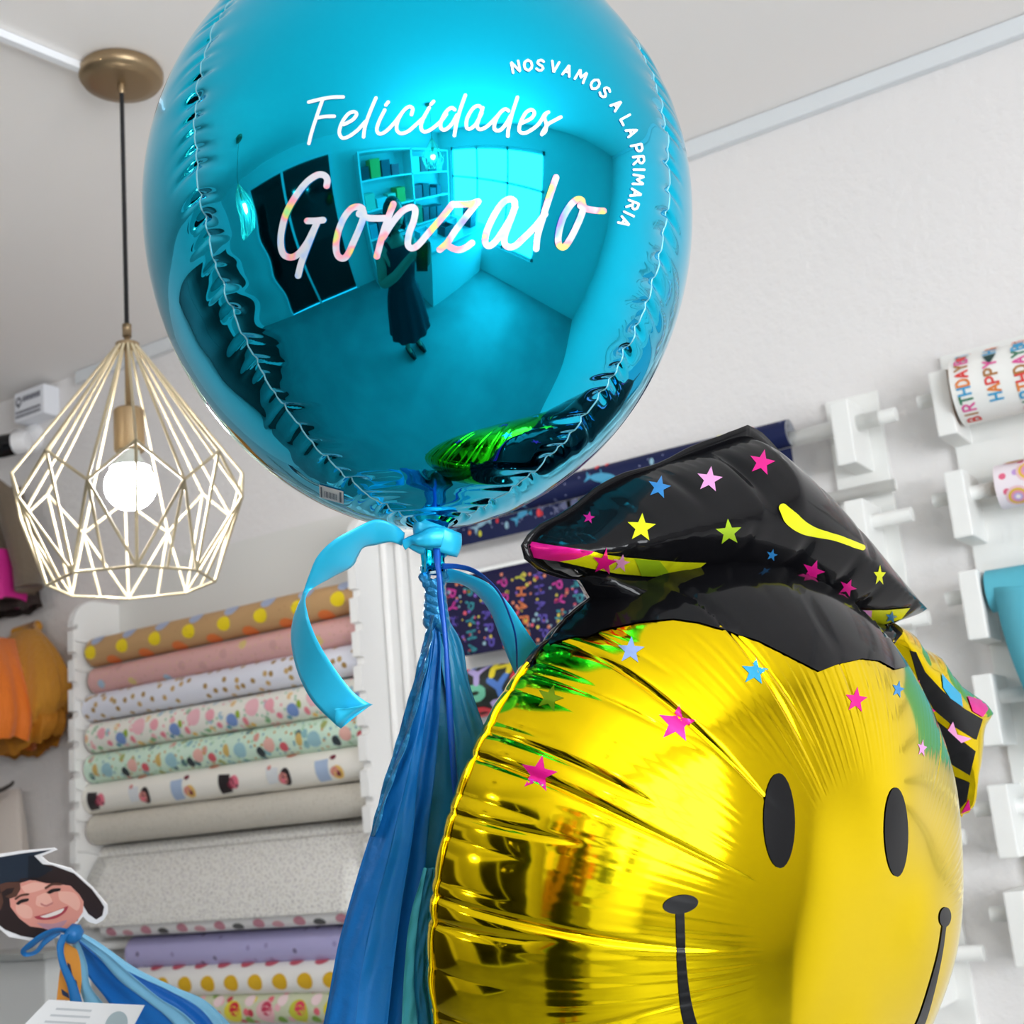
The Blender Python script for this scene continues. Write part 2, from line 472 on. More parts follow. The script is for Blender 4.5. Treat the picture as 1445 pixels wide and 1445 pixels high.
# lettering printed on the film
holo = mat('holographic_film', 'e9ecf0', 0.4, 0.1)
_nt = holo.node_tree; _N = _nt.nodes; _L = _nt.links
_tc = _N.new('ShaderNodeTexCoord'); _nz = _N.new('ShaderNodeTexNoise'); _cr = _N.new('ShaderNodeValToRGB')
_nz.inputs['Scale'].default_value = 62; _nz.inputs['Detail'].default_value = 1.5
_L.new(_tc.outputs['Object'], _nz.inputs['Vector']); _L.new(_nz.outputs['Fac'], _cr.inputs['Fac'])
_e = _cr.color_ramp.elements
_e[0].position = 0.22; _e[0].color = (*lin('9a86e8'), 1); _e[1].position = 0.8; _e[1].color = (*lin('ee92ae'), 1)
for p, c in ((.32, '8fb8ee'), (.42, 'cdd3da'), (.52, 'd6ced8'), (.58, 'f09cb0'), (.64, 'ecd476'), (.71, '98e690')):
    q = _e.new(p); q.color = (*lin(c), 1)
_L.new(_cr.outputs[0], _N['Principled BSDF'].inputs['Base Color'])
_N['Principled BSDF'].inputs['Emission Strength'].default_value = 0
silver = mat('silver_print', 'eef3f4', 0.35, 0.1)
K = 240 / 1239
def z1(P): return [(380 + x * K, 120 + y * K) for x, y in P]
def z2(P): return [(600 + x * K, 120 + y * K) for x, y in P]
fel = [z1(p) for p in (
 [(290,127),(380,105),(460,92),(540,90)], [(390,110),(345,240),(310,350),(291,428)], [(345,242),(410,232),(475,230)],
 [(545,290),(610,255),(638,215),(618,197),(575,215),(530,280),(512,345),(530,385),(570,382),(640,335),(700,270)],
 [(778,97),(735,200),(700,300),(688,380)], [(868,127),(850,148)],
 [(842,185),(800,270),(785,330),(805,358),(850,340),(910,280),(960,215)],
 [(1036,218),(1045,175),(1020,160),(975,195),(935,270),(930,330),(960,355),(1010,340),(1070,290),(1130,235)],
 [(1165,168),(1120,250),(1105,310),(1125,342),(1170,330),(1246,270),(1290,215)], [(1197,122),(1178,143)])]
fel += [z2(p) for p in (
 [(215,182),(190,168),(150,200),(115,270),(115,318),(145,328),(190,290),(232,220)], [(292,76),(255,180),(225,290),(212,370)],
 [(415,185),(392,155),(350,170),(305,245),(300,308),(322,322),(365,290),(412,205)], [(418,168),(390,250),(377,300),(395,325),(440,310),(490,265),(545,205)],
 [(605,190),(580,178),(540,210),(505,280),(505,326),(540,333),(580,295),(622,225)], [(670,92),(635,200),(605,320),(600,375)],
 [(700,280),(770,245),(793,207),(775,183),(735,200),(695,270),(682,330),(705,352),(750,342),(820,290),(870,215),(895,200)],
 [(882,205),(866,240),(880,290),(872,340),(846,362)], [(850,350),(890,290),(930,265),(985,236)])]
mb = MB()
for p in fel: orbS.stroke(mb, p, 4.9, silver, 0.0005)
tag(mb.build('lettering', orb), 'white script word on the balloon')
gon = [z1(p) for p in (
 [(420,735),(425,690),(400,658),(350,658),(270,715),(190,820),(125,940),(92,1070),(88,1170),(110,1235),(160,1255),(215,1230),(275,1155),(320,1070),(350,1005)],
 [(280,990),(335,990),(395,984)], [(330,1050),(275,1190),(235,1300),(213,1388)],
 [(655,940),(682,905),(650,888),(600,902),(545,970),(505,1070),(488,1170),(500,1240),(535,1263),(570,1240),(622,1130),(672,1010),(690,940),(675,900)],
 [(655,940),(720,968),(780,972),(855,970)], [(905,868),(870,960),(830,1080),(785,1248)],
 [(830,1110),(900,1000),(970,920),(1030,892),(1062,905),(1055,980),(1020,1080),(1010,1160),(1035,1188),(1080,1170),(1150,1090),(1246,980),(1336,868)])]
gon += [z2(p) for p in (
 [(195,872),(260,870),(330,865),(385,850)], [(380,855),(320,930),(220,1060),(160,1150),(105,1200)],
 [(155,1160),(200,1190),(250,1200),(300,1180),(340,1150)],
 [(650,880),(645,845),(610,832),(560,862),(500,950),(450,1060),(435,1140),(458,1172),(500,1150),(560,1070),(620,970),(655,880),(620,980),(580,1090),(575,1150),(600,1178),(650,1173),(720,1110),(800,1030),(870,940)],
 [(950,675),(900,820),(850,980),(815,1100),(805,1193)],
 [(1125,880),(1140,845),(1110,833),(1060,870),(1000,970),(968,1090),(970,1160),(1000,1183),(1035,1150),(1090,1050),(1140,930),(1145,870)],
 [(1130,882),(1180,905),(1240,915),(1295,918)])]
mb = MB()
for p in gon: orbS.stroke(mb, p, 9.2, holo, 0.0006)
tag(mb.build('lettering', orb), 'large rainbow silver script name on the balloon')
mb = MB()
word = [('N',-10.6),('O',-3.7),('S',3.0),('V',11),('A',18.3),('M',26.5),('O',35.4),('S',42.3),('A',52),('L',62),('A',69),('P',78.5),('R',85),('I',90.2),('M',95.8),('A',103.4),('R',110.2),('I',115.4),('A',120.5)]
for ch, a in word:
    r = math.radians(a); cx = 754.2 + 146.7*math.sin(r); cy = 239.1 - 146.7*math.cos(r)
    w = {'I': 4, 'M': 13, 'O': 11}.get(ch, 10)
    for Vg, Fg in glyph(ch, cx, cy, w, 15, a, 3.4, yup=False, step=1.5): orbS.lay(mb, Vg, Fg, silver, 0.0005)
tag(mb.build('lettering', orb), 'small white capitals printed along an arc')
# barcode sticker near the bottom
mb = MB(); st = mat('sticker_grey', 'dadada', 0.5); ink = mat('sticker_ink', '55606a', 0.5)
def stq(u, v): 
    a = np.array((451., 683.)); return tuple(a + u * np.array((34., 9.5)) + v * np.array((0.5, 18.)))
orbS.poly(mb, [stq(0,0), stq(1,0), stq(1,1), stq(0,1)], st, 4, 0.0006)
for i in range(9): orbS.poly(mb, [stq(.22+i*.06,.35), stq(.25+i*.06,.35), stq(.25+i*.06,.82), stq(.22+i*.06,.82)], ink, 3, 0.0009)
orbS.poly(mb, [stq(.06,.1), stq(.12,.1), stq(.12,.9), stq(.06,.9)], ink, 3, 0.0009)
orbS.poly(mb, [stq(.84,.1), stq(.92,.1), stq(.92,.9), stq(.84,.9)], ink, 3, 0.0009)
tag(mb.build('sticker', orb), 'small grey barcode sticker')
# ---------------------------------------------------------------- yellow smiling balloon with a graduation cap
gold_foil = mat('gold_foil', (0.97, 0.70, 0.005), 0.10, 1.0)
black_foil = mat('black_foil', (0.004, 0.004, 0.005), 0.10, 0.0, 0.22)
black_ink = mat('black_print', (0.005, 0.005, 0.006), 0.3, 0.0, 0.22)
magenta = mat('magenta_print', 'e6128c', 0.3, 0.35)
pinkp = mat('pink_print', 'f0a0d8', 0.3, 0.3); cyan = mat('cyan_print', '3aaedb', 0.25, 0.5)
bluep = mat('blue_print', '2f86c9', 0.3, 0.3); yellowp = mat('yellow_print', 'e4e712', 0.3, 0.35); limep = mat('lime_print', 'a4c81a', 0.3, 0.35)
green_refl = mat('green_reflection', '7c9c08', 0.25, 0.6); lilacp = mat('lilac_print', '9fb4ea', 0.25, 0.5)  # the green star's colour has a dark foil reflection painted in
Fa = math.radians(40.0)
FC = at(987, 1245, 1.0); FR = 0.2465; FH = 0.153; FB = 0.055
def camdir(x, y, z): return _n(ROT @ np.array((x, y, z)))
Fn_ = camdir(math.sin(Fa), -0.03, math.cos(Fa))
u0 = camdir(math.cos(Fa), 0.0, -math.sin(Fa))
rl = math.radians(-4.0)
Fv0 = np.cross(Fn_, u0); Fv0 = _n(Fv0); u0 = np.cross(Fv0, Fn_)
Fu = math.cos(rl) * u0 + math.sin(rl) * Fv0; Fv = -math.sin(rl) * u0 + math.cos(rl) * Fv0
smiley = thing('smiley_graduate_balloon', FC - np.array((0, 0, FR)), 'yellow smiling face foil balloon wearing a black graduation cap with stars', 'balloon')
NS, NTH = 200, 1300
s_ = np.linspace(0.004, math.pi / 2, NS); t_ = np.linspace(0, 2*math.pi, NTH, endpoint=False)
S, T = np.meshgrid(s_, t_, indexing='ij'); r_ = np.sin(S)
rs = np.random.default_rng(21)
cre = []; a = 0.0
while a < 2*math.pi - 0.06:
    a += rs.uniform(0.15, 0.34); cre.append((a, rs.uniform(0.0015, 0.0045), rs.uniform(0.006, 0.012), rs.choice([0.5, 0.7, 0.85, 0.85]), rs.uniform(-.2, .2)))
# a few long folds the photograph shows on the left side (angle measured in the face plane)
for ang, dep, st in ((176, .006, .45), (155, .006, .42), (133, .007, .45), (112, .005, .4), (197, .006, .5), (214, .006, .5)):
    cre.append((math.radians(ang), dep * .75, 0.009, st, 0.08))
def dent(r, t):
    w = np.zeros_like(t)
    for (c, d, sg, st, bend) in cre:
        dt = (t - c - bend * (1 - r) + math.pi) % (2*math.pi) - math.pi
        k = np.abs(dt) < sg * 5
        w[k] += d * smoothstep(st, 1.0, r[k]) ** 0.8 * np.exp(-np.abs(dt[k] / sg) ** 1.5)
    return w
def ripple(r, t):
    env = smoothstep(.38, .62, r) * (1 - smoothstep(.86, .99, r))
    m = 0.5 + 0.5*np.sin(3*t + 1.3) * np.sin(7*t + .4)
    return 0.00011 * env * m * (np.sin(150*t + 3*np.sin(5*t) + 4*r) + 0.6*np.sin(233*t + 2*np.sin(11*t)))
dn = dent(r_, T) + ripple(r_, T)
# the puffed rim segments: short creases close to the seam
rimc = 0.0022 * smoothstep(.92, 1., r_) * (np.abs(np.sin(31*T + np.sin(3*T))) ** 0.5 - 1)
prof = np.cos(S) ** 0.93 * (1 - 0.05 * np.exp(-(r_ / .35) ** 2))
# broad facets of the middle
fac = 0.0012 * np.cos(5*T + .6) * smoothstep(.1, .45, r_) * (1 - smoothstep(.6, .95, r_))
bx_, by_ = r_ * np.cos(T), r_ * np.sin(T)
for gx, gy, ga, gs in ((.05,.35,.0030,.20),(.45,.30,-.0026,.22),(.55,-.15,.0026,.22),(.15,-.25,-.0026,.24),(-.25,.05,.0020,.2),(-.1,-.6,.0026,.25),(.35,-.6,-.0024,.2),(.3,.02,.0016,.12),(.7,.35,.0022,.16)):
    fac = fac + ga * np.exp(-((bx_ - gx) ** 2 + (by_ - gy) ** 2) / gs ** 2)
rad = FR * r_ * (1 - 0.004 * np.cos(T * 3)) - 0.35 * dn * smoothstep(.6, 1, r_) + rimc * 0.6
hgt = FH * prof + fac - dn * 0.9 + rimc
hgt[-1] = 0
P3 = FC + rad[..., None] * (np.cos(T)[..., None] * Fu + np.sin(T)[..., None] * Fv)
FRONT = P3 + hgt[..., None] * Fn_
BACK = P3[::4] - (FB * prof)[::4][..., None] * Fn_
BACK = np.concatenate([BACK, P3[-1:]], 0)
Vf = FRONT.reshape(-1, 3); Ff = grid_faces(NS, NTH, False, True) + [tuple(range(NTH))]
Vb = BACK.reshape(-1, 3); Fb = [tuple(reversed(f)) for f in grid_faces(len(BACK), NTH, False, True)] + [tuple(range(NTH))]
def topix(P):
    d = (np.asarray(P) - CAM) @ ROT
    return np.stack([IMG/2 + FPX * d[..., 0] / -d[..., 2], IMG/2 - FPX * d[..., 1] / -d[..., 2]], -1)
skull_edge = [(752,938),(760,922),(775,911),(792,904),(810,899),(830,900),(849,890),(900,879),(950,874),(985,879),(1020,889),(1070,905),(1110,925),(1155,948),(1180,938),(1215,930),(1240,933),(1262,945)]
skull = skull_edge + [(1330,930),(1330,700),(900,700),(740,760)]
mb = MB()
px = topix(Vf)
fc = np.array([px[list(f[:4])].mean(0) for f in Ff[:-1]])
blk = in_poly(fc, [(740,944),(752,942)] + [(x, y - 5) for x, y in skull_edge[1:-1]] + [(1262,945),(1330,930),(1330,700),(900,700),(740,760)])
mb.add(Vf, [f for f, k in zip(Ff[:-1], blk) if not k] + Ff[-1:], gold_foil)
n0 = len(mb.V)
mb.F += [f for f, k in zip(Ff[:-1], blk) if k]; mb.I += [mb.mi(black_foil)] * int(blk.sum())
vb = ((Vb - FC) @ Fv)
bb = [np.mean([vb[i] for i in f[:4]]) > 0.66 * FR for f in Fb]
k0 = mb.n
mb.add(Vb, [f for f, k in zip(Fb, bb) if not k], gold_foil)
mb.F += [tuple(i + k0 for i in f) for f, k in zip(Fb, bb) if k]; mb.I += [mb.mi(black_foil)] * sum(bb)
mb.build('face', smiley)
faceS = Surface(Vf, Ff)
# flat welded edge of the foil
e = MB(); ang = np.linspace(0, 2*math.pi, 720, endpoint=False); Ve = []
for q, t in enumerate(ang):
    i = int(q * NTH / 720); c = P3[-1, i]; o = _n(c - FC)
    for d, h in ((-.001, .0008), (.0022 + .0006*math.sin(37*t), .0004), (.0022 + .0006*math.sin(37*t), -.0004), (-.001, -.0008)): Ve.append(c + o*d + Fn_*(h + .0004*math.sin(53*t)))
ef = grid_faces(720, 4, True, True); epx = topix(np.array(Ve))
eb = [epx[f[0]][1] < 936 and epx[f[0]][0] > 740 for f in ef]
e.add(Ve, [f for f, k in zip(ef, eb) if not k], gold_foil); e.F += [f for f, k in zip(ef, eb) if k]; e.I += [e.mi(black_foil)] * sum(eb); e.build('welded_edge', smiley)
# prints on the face
mb = MB(); faceS.poly(mb, skull, black_foil, 7, 0.0010); mb.build('skullcap', smiley)
for c, a_, b_ in (((1099, 1158), 22, 67), ((1264, 1174), 16.5, 63)):
    mb = MB(); faceS.poly(mb, ellipse2d(*c, a_, b_, -1), black_ink, 5, 0.0007); mb.build('eye', smiley)
mb = MB()
faceS.poly(mb, ellipse2d(960, 1276, 25, 13, -10), black_ink, 4, 0.0007)
faceS.poly(mb, ellipse2d(1333, 1294, 8, 14, 4), black_ink, 4, 0.0007)
faceS.stroke(mb, [(959,1283,12),(962,1366,13),(969,1425,17),(980,1460,19),(1005,1510,23),(1050,1560,26),(1120,1592,26),(1200,1580,22),(1255,1520,14),(1285,1470,12),(1300,1440,11),(1314,1395,9),(1326,1345,6),(1332,1305,5)], 0, black_ink, 0.0007)
mb.build('mouth', smiley)
stars = [(955,1021,28,1,8,magenta),(760,1092,27,1,12,magenta),(890,918,20,1,4,lilacp),(1065,948,20,1,6,cyan),(1208,988,19,.85,6,magenta),
         (776,985,20,1,18,green_refl),(1301,1056,13,.55,10,pinkp),(1267,973,13,.7,14,bluep)]
for x, y, R, sx, ro, m in stars:
    mb = MB(); faceS.poly(mb, star2d(x, y, R, sx, ro), m, 5, 0.00025); mb.build('star', smiley)

# inflated flat shapes: outline given on the seam plane of the foil
def pillow(outline, H, w, C, n, spacing=0.0045, folds=(), power=0.5, back=0.6, jag=0.0):
    uu = Fu; vv = Fv
    pts = [onplane(x, y, C, n) for x, y in outline]
    P2 = [((p - C) @ uu, (p - C) @ vv) for p in pts]
    Vv, Ff2, nb = fill2d(P2, spacing)
    P = np.array([v[:2] for v in Vv]); d, arc = dist_poly(P, P2)
    d[:nb] = 0
    x = np.clip(d / w, 0, 1); h = H * (1 - (1 - x) ** 2) ** power
    for (s0, sg, amp, reach) in folds:
        h = h * (1 - amp * np.exp(-((arc - s0) / sg) ** 2) * np.exp(-(d / reach) ** 2))
    B = C + P[:, :1] * uu + P[:, 1:2] * vv
    front = B + h[:, None] * n; bk = B - (h * back)[:, None] * n
    k = len(P)
    tris = []
    for f in Ff2:
        a, b, c = P[f[0]], P[f[1]], P[f[2]]
        cr = (b[0]-a[0])*(c[1]-a[1]) - (b[1]-a[1])*(c[0]-a[0])
        tris.append(f if cr > 0 else (f[0], f[2], f[1]))
    V = np.concatenate([front, bk]); F = tris + [tuple(i + k for i in reversed(f)) for f in tris]
    return V, F, P2, B[:nb], tris, front
cap_out = [(746,770),(757,755),(775,741),(797,731),(820,716),(850,693),(890,672),(940,653),(990,638),(1030,622),(1055,616),(1074,628),(1102,652),(1137,684),(1190,743),(1235,798),(1275,843),(1290,856),
           (1270,872),(1235,884),(1195,878),(1150,864),(1100,848),(1050,834),(1000,824),(950,822),(900,822),(850,820),(805,814),(775,804),(752,788)]
cap_n = _n(Fn_ + 0.0 * Fv)
rs = np.random.default_rng(5)
P2c = [((onplane(x, y, FC, Fn_) - FC) @ Fu, (onplane(x, y, FC, Fn_) - FC) @ Fv) for x, y in cap_out]
per = sum(math.dist(P2c[i], P2c[(i+1) % len(P2c)]) for i in range(len(P2c)))
folds = [(s + rs.uniform(-.006, .006), rs.uniform(.003, .006), rs.uniform(.08, .26), rs.uniform(.012, .03)) for s in np.arange(0.02, per, 0.055)]
capF = FC
Vc, Fc, P2c, rimc_, trc, frc = pillow(cap_out, 0.060, 0.062, capF, Fn_, 0.0035, folds, 0.62)
cap = MB().add(Vc, Fc, black_foil).build('mortarboard', smiley)
capS = Surface(frc, trc)
# welded black fin along the upper edge of the board
fin = MB(); R3 = np.array(rimc_); cen = R3.mean(0); Vq = []
for i, p in enumerate(R3):
    o = _n(p - cen); k = 0.0065 + 0.0022*math.sin(i*.13) + 0.0014*math.sin(i*.31)
    for d, h in ((-.002, .0012), (k, .0004), (k, -.0004), (-.002, -.0012)): Vq.append(p + o*d + Fn_*(h + .001*math.sin(i*.25)))
fin.add(Vq, grid_faces(len(R3), 4, True, True), black_foil); fin.build('welded_edge', smiley)
# hat band between board and head
Vh, Fh, *_r = pillow([(806,798),(830,840),(848,868),(838,895),(900,920),(1000,920),(1150,925),(1230,915),(1245,878),(1200,866),(1100,832),(1000,806),(900,803)], 0.045, 0.05, FC, Fn_, 0.006, (), 0.5)
MB().add(Vh, Fh, black_foil).build('hat_band', smiley)
# prints on the board
for pl, m, off in (([(742,764),(780,770),(820,776),(838,779),(812,788),(790,791),(744,785)], magenta, .0008),
    ([(838,779),(880,785),(920,789),(960,792),(996,793),(980,806),(950,812),(915,812),(870,808),(835,801),(790,791),(812,788)], yellowp, .0008),
    ([(895,787),(930,790),(948,812),(905,811)], limep, .0011),
    (star2d(852,792,18,1,10), magenta, .0014), (star2d(876,793,13,1,10), pinkp, .0012),
    ([(1085,830),(1120,842),(1160,853),(1200,860),(1250,860),(1284,857),(1272,872),(1235,884),(1195,879),(1150,865),(1110,850)], yellowp, .0008),
    ([(1090,834),(1140,846),(1170,856),(1190,872),(1150,862),(1110,848)], limep, .0012),
    ([(1190,862),(1215,859),(1230,860),(1228,883),(1205,880)], pinkp, .0012), (star2d(1257,869,9,1,10), bluep, .0014)):
    mb = MB(); capS.poly(mb, pl, m, 4, off); mb.build('trim_print', smiley)
for x, y, R, sx, ro, m in ((905,745,21,1,4,yellowp),(1001,677,19,1,8,pinkp),(930,688,17,1,12,bluep),(1075,653,19,1,12,magenta),(1028,751,19,1,-4,limep),
        (1089,783,9,.9,14,bluep),(1147,806,17,1,20,magenta),(1196,829,13,1,24,magenta),(1241,812,15,.6,2,yellowp),(831,731,9,1,10,magenta)):
    mb = MB(); capS.poly(mb, star2d(x, y, R, sx, ro), m, 4, 0.00035); mb.build('star', smiley)
mb = MB(); capS.stroke(mb, [(1104,717,12),(1115,731,20),(1132,744,18),(1150,751,13),(1180,759,9),(1216,773,8)], 0, yellowp, 0.0009); mb.build('tassel_cord', smiley)
# filling valve at the right corner
vp = onplane(1284, 853, FC, Fn_); vd = _n(onplane(1296, 856, FC, Fn_) - vp)
V, F = tube([vp, vp + vd*.008, vp + vd*.013], [.0035, .004, .0045], 12); MB().add(V, F, black_foil).build('valve', smiley)
# striped tassel of the cap
tas = [(1233,905),(1240,886),(1262,879),(1285,892),(1298,912),(1322,924),(1334,942),(1352,965),(1385,988),(1396,1000),(1390,1012),(1379,1030),(1375,1070),(1369,1105),(1366,1135),(1357,1154),(1345,1130),(1320,1070),(1290,1005),(1260,955)]
TC = FC + 0.012 * Fn_
Vt, Ft, P2t, rt, trt, frt = pillow(tas, 0.020, 0.030, TC, Fn_, 0.0035, [(s, .004, .15, .012) for s in np.arange(.02, .5, .037)], 0.7)
MB().add(Vt, Ft, gold_foil).build('tassel', smiley)
tasS = Surface(frt, trt)
for pl in ([(1284,918),(1292,920),(1305,948),(1330,975),(1360,1000),(1386,1015),(1377,1044),(1345,1025),(1318,1002),(1298,968)],
           [(1273,962),(1285,980),(1310,1008),(1345,1035),(1376,1060),(1368,1094),(1345,1080),(1320,1060),(1295,1015)],
           [(1334,1090),(1350,1097),(1368,1104),(1364,1130),(1352,1144),(1340,1120)],
           [(1240,890),(1258,882),(1273,895),(1262,908),(1240,911)]):
    mb = MB(); tasS.poly(mb, pl, black_ink, 4, 0.0007); mb.build('stripe', smiley)
for pl, m in (([(1282,968),(1297,959),(1296,985),(1320,1003),(1306,1005),(1294,990)], magenta), ([(1344,1018),(1350,1036),(1370,1042),(1356,1048),(1337,1030)], pinkp),
              ([(1328,950),(1338,962),(1355,980),(1358,998),(1340,985),(1330,970)], cyan), ([(1364,982),(1388,990),(1394,1001),(1386,1012),(1372,1004)], magenta), ([(1356,1148),(1367,1128),(1369,1142)], magenta)):
    mb = MB(); tasS.poly(mb, pl, m, 4, 0.0008); mb.build('star', smiley)
# ---------------------------------------------------------------- satin ribbon, curling ribbon and tissue tassel under the blue balloon
satin = mat('turquoise_satin', '2cc4f0', 0.34, 0.2, aniso=0.4)
royal = mat('royal_blue_ribbon', '0b4fae', 0.28, 0.2)
def strip(A, B, n, m, name, parent, cross=7, bow=0.0, wav=None, thick=0.0003):
    a = spline_u(A, n); b = spline_u(B, n); V = []; UV = []
    for i in range(n):
        pa = at(*a[i]); pb = at(*b[i])
        t = (at(*((a[min(i+1, n-1)] + b[min(i+1, n-1)]) / 2)) - at(*((a[max(i-1, 0)] + b[max(i-1, 0)]) / 2)))
        nr = np.cross(t, pb - pa); L = np.linalg.norm(nr); nr = nr / L if L > 1e-12 else np.zeros(3)
        w = np.linalg.norm(pb - pa)
        for j in range(cross):
            s = j / (cross - 1); o = bow * w * 4 * s * (1 - s)
            if wav: o += wav(i / (n - 1), s)
            V.append(pa + (pb - pa) * s + nr * o); UV.append((s * 0.02, i / n * .4))
    o = MB().add(V, grid_faces(n, cross), m, UV).build(name, parent)
    if thick:
        md = o.modifiers.new('thickness', 'SOLIDIFY'); md.thickness = thick; md.offset = 0
    return o
D = ND + 0.002
print('neck px', topix(NECK), ND)
knot_p = at(618, 765, D)
ribbon = thing('satin_ribbon', knot_p, 'turquoise satin ribbon tied round the neck of the round balloon, two long tails', 'ribbon')
A = [(571,752,D),(557,741,D-.01),(531,733,D-.018),(500,746,D-.03),(470,763,D-.035),(448,785,D-.03),(436,812,D-.02),(427,838,D-.008),(414,872,D-.0),(411,905,D),(420,948,D-.006),(440,988,D-.014),(470,1019,D-.022),(481,1028,D-.026)]
B = [(567,770,D),(551,765,D-.004),(530,769,D-.004),(513,773,D-.006),(505,785,D-.004),(496,800,D-.002),(468,815,D-.003),(434,837,D-.012),(434,866,D-.026),(448,904,D-.03),(472,943,D-.03),(497,975,D-.028),(515,989,D-.026),(525,994,D-.024)]
strip(A, B, 120, satin, 'tail', ribbon, 9, 0.06)
strip([(481,1028,D-.026),(474,1020,D-.034),(472,1000,D-.036)], [(526,994,D-.024),(517,994,D-.034),(488,1000,D-.037)], 14, satin, 'folded_tip', ribbon, 5, .05)
A = [(628,800,D+.004),(657,809,D-.004),(690,824,D-.008),(718,852,D-.004),(739,884,D+.004),(763,920,D+.02),(790,965,D+.05)]
B = [(625,822,D+.01),(650,824,D+.012),(672,838,D+.012),(692,864,D+.014),(706,900,D+.018),(722,940,D+.026),(742,985,D+.05)]
strip(A, B, 70, satin, 'tail', ribbon, 9, -0.08)
# wrap round the neck and the side knot
n = 60; V = []
for i in range(n + 1):
    a = 2 * math.pi * i / n
    for j in range(7):
        q = j / 6
        cx = 618 + q * (-2); top = at(cx, 741 + 4 * math.cos(a + .5) + q * 38, D)
        R = 0.0155 - .002 * q + .0015 * math.sin(q * 3.1)
        V.append(
                 top + ROT @ np.array((math.cos(a) * R * 1.05, -0.28 * math.cos(a) * R * (1 - .5*q), math.sin(a) * R * .85)))
o = MB().add(V, grid_faces(n + 1, 7), satin).build('wrap', ribbon); md = o.modifiers.new('thickness', 'SOLIDIFY'); md.thickness = .0006
strip([(628,742,D-.012),(606,744,D-.014),(590,752,D-.012),(577,757,D-.008),(568,762,D-.006)], [(622,772,D-.014),(606,772,D-.016),(592,771,D-.014),(582,769,D-.009),(572,776,D-.006)], 40, satin, 'knot', ribbon, 7, .22)
strip([(570,768,D-.004),(585,778,D-.006),(604,786,D-.004),(624,789,D)], [(580,764,D-.008),(592,770,D-.01),(610,777,D-.008),(634,780,D-.002)], 30, satin, 'knot', ribbon, 7, .1)
# thin royal blue curling ribbon
curl = thing('curling_ribbon', at(616, 790, D - .012), 'thin royal blue curling ribbon hanging along the tissue tassel', 'ribbon')
strip([(611,774,D-.012),(612,790,D-.016),(614,800,D-.018),(616,815,D-.02),(618,850,D-.022),(625,900,D-.023),(628,960,D-.022),(631,1020,D-.02),(636,1090,D-.018),(640,1130,D-.012)],
      [(621,774,D-.012),(622,790,D-.016),(622,800,D-.018),(624,815,D-.02),(627,850,D-.022),(632,900,D-.022),(636,960,D-.021),(640,1020,D-.019),(645,1090,D-.017),(649,1130,D-.011)], 80, royal, 'tail', curl, 4, .1)
strip([(624,795,D-.012),(645,796,D-.014),(668,802,D-.016),(690,818,D-.016),(707,838,D-.016),(720,868,D-.014),(729,900,D-.006),(731,945,D+.02)],
      [(624,803,D-.012),(645,803,D-.012),(666,808,D-.012),(688,821,D-.012),(705,840,D-.013),(718,869,D-.012),(726.5,900,D-.005),(728.5,945,D+.02)], 60, royal, 'tail', curl, 4, .1)
# tissue tassel
tas_mats = [bump(mat('deep_blue_tissue', '0a66ae', 0.42, 0.1), 60, 0.5, 0.003, 4), bump(mat('blue_foil_tissue', '2b86bd', 0.28, 0.5), 90, 0.9, 0.004, 5), bump(mat('petrol_tissue', '087098', 0.5, 0.0), 60, 0.5, 0.003, 4),
            bump(mat('teal_tissue', '46b6c4', 0.55), 60, 0.4, 0.003, 4), bump(mat('bright_blue_tissue', '0f78c4', 0.45, 0.05), 60, 0.4, 0.003, 4)]
tassel = thing('tissue_tassel', at(612, 820, D), 'long blue and teal tissue paper tassel hanging under the round balloon', 'tassel')
ring = [at(612 + 13*math.cos(a), 812 + 15*math.sin(a), D + .003*math.sin(2*a)) for a in np.linspace(0, 2*math.pi, 30)]
V, F = tube(ring, [.0038 + .0009*math.sin(9*a) for a in np.linspace(0, 6.28, 30)], 10, False); MB().add(V, F, tas_mats[1]).build('loop', tassel)
st_pts = []; 
mb = MB()
for ph0 in (0, 2.1, 4.2):
    pts = []; rr = []
    for t in np.linspace(0, 1, 40):
        y = 822 + 62 * t; x = 613 + 3 * t; a = ph0 + t * 11
        k = 5 + 3 * t
        pts.append(at(x + k * math.cos(a), y, D + .004 * math.sin(a))); rr.append(.0042 + .002 * t)
    mb.add(*tube(pts, rr, 10), tas_mats[1])
mb.build('twisted_neck', tassel)
def tst(L, Rr_, dl, dr, m, folds, amp, seed):
    n = 70
    A = [(x, y, D + d) for (x, y), d in zip(L, dl)]; B = [(x, y, D + d) for (x, y), d in zip(Rr_, dr)]
    rq = np.random.default_rng(seed); p1, p2, p3 = rq.uniform(0, 6, 3)
    f = lambda t, s: amp * (0.25 + t) * (math.sin(folds * math.pi * s + p1 + 1.2 * t) + 0.35 * math.sin(folds * 2.3 * math.pi * s + p2 + 2 * t)) * (math.sin(math.pi * s) ** .4) + .0005 * math.sin(40 * t + 9 * s + p3)
    return strip(A, B, n, m, 'tissue_strip', tassel, 25, 0.0, f, .0002)
Y = [868, 910, 970, 1045, 1110, 1180, 1280, 1360, 1460, 1600]
def ys(xs): return list(zip(xs, Y))
left = [607, 597, 581, 560, 540, 522, 491, 472, 454, 430]
z10 = [0.0] * 10
tst(ys([608, 612, 607, 604, 600, 590, 585, 580, 575, 570]), ys([630, 652, 664, 690, 710, 720, 735, 745, 755, 770]), [.012]*10, [.02]*10, tas_mats[2], 3, .004, 1)
tst(ys([610, 612, 606, 590, 576, 560, 540, 520, 500, 480]), ys([622, 634, 650, 668, 676, 680, 684, 688, 690, 700]), [.004]*10, [.006]*10, tas_mats[2], 2.2, .004, 2)
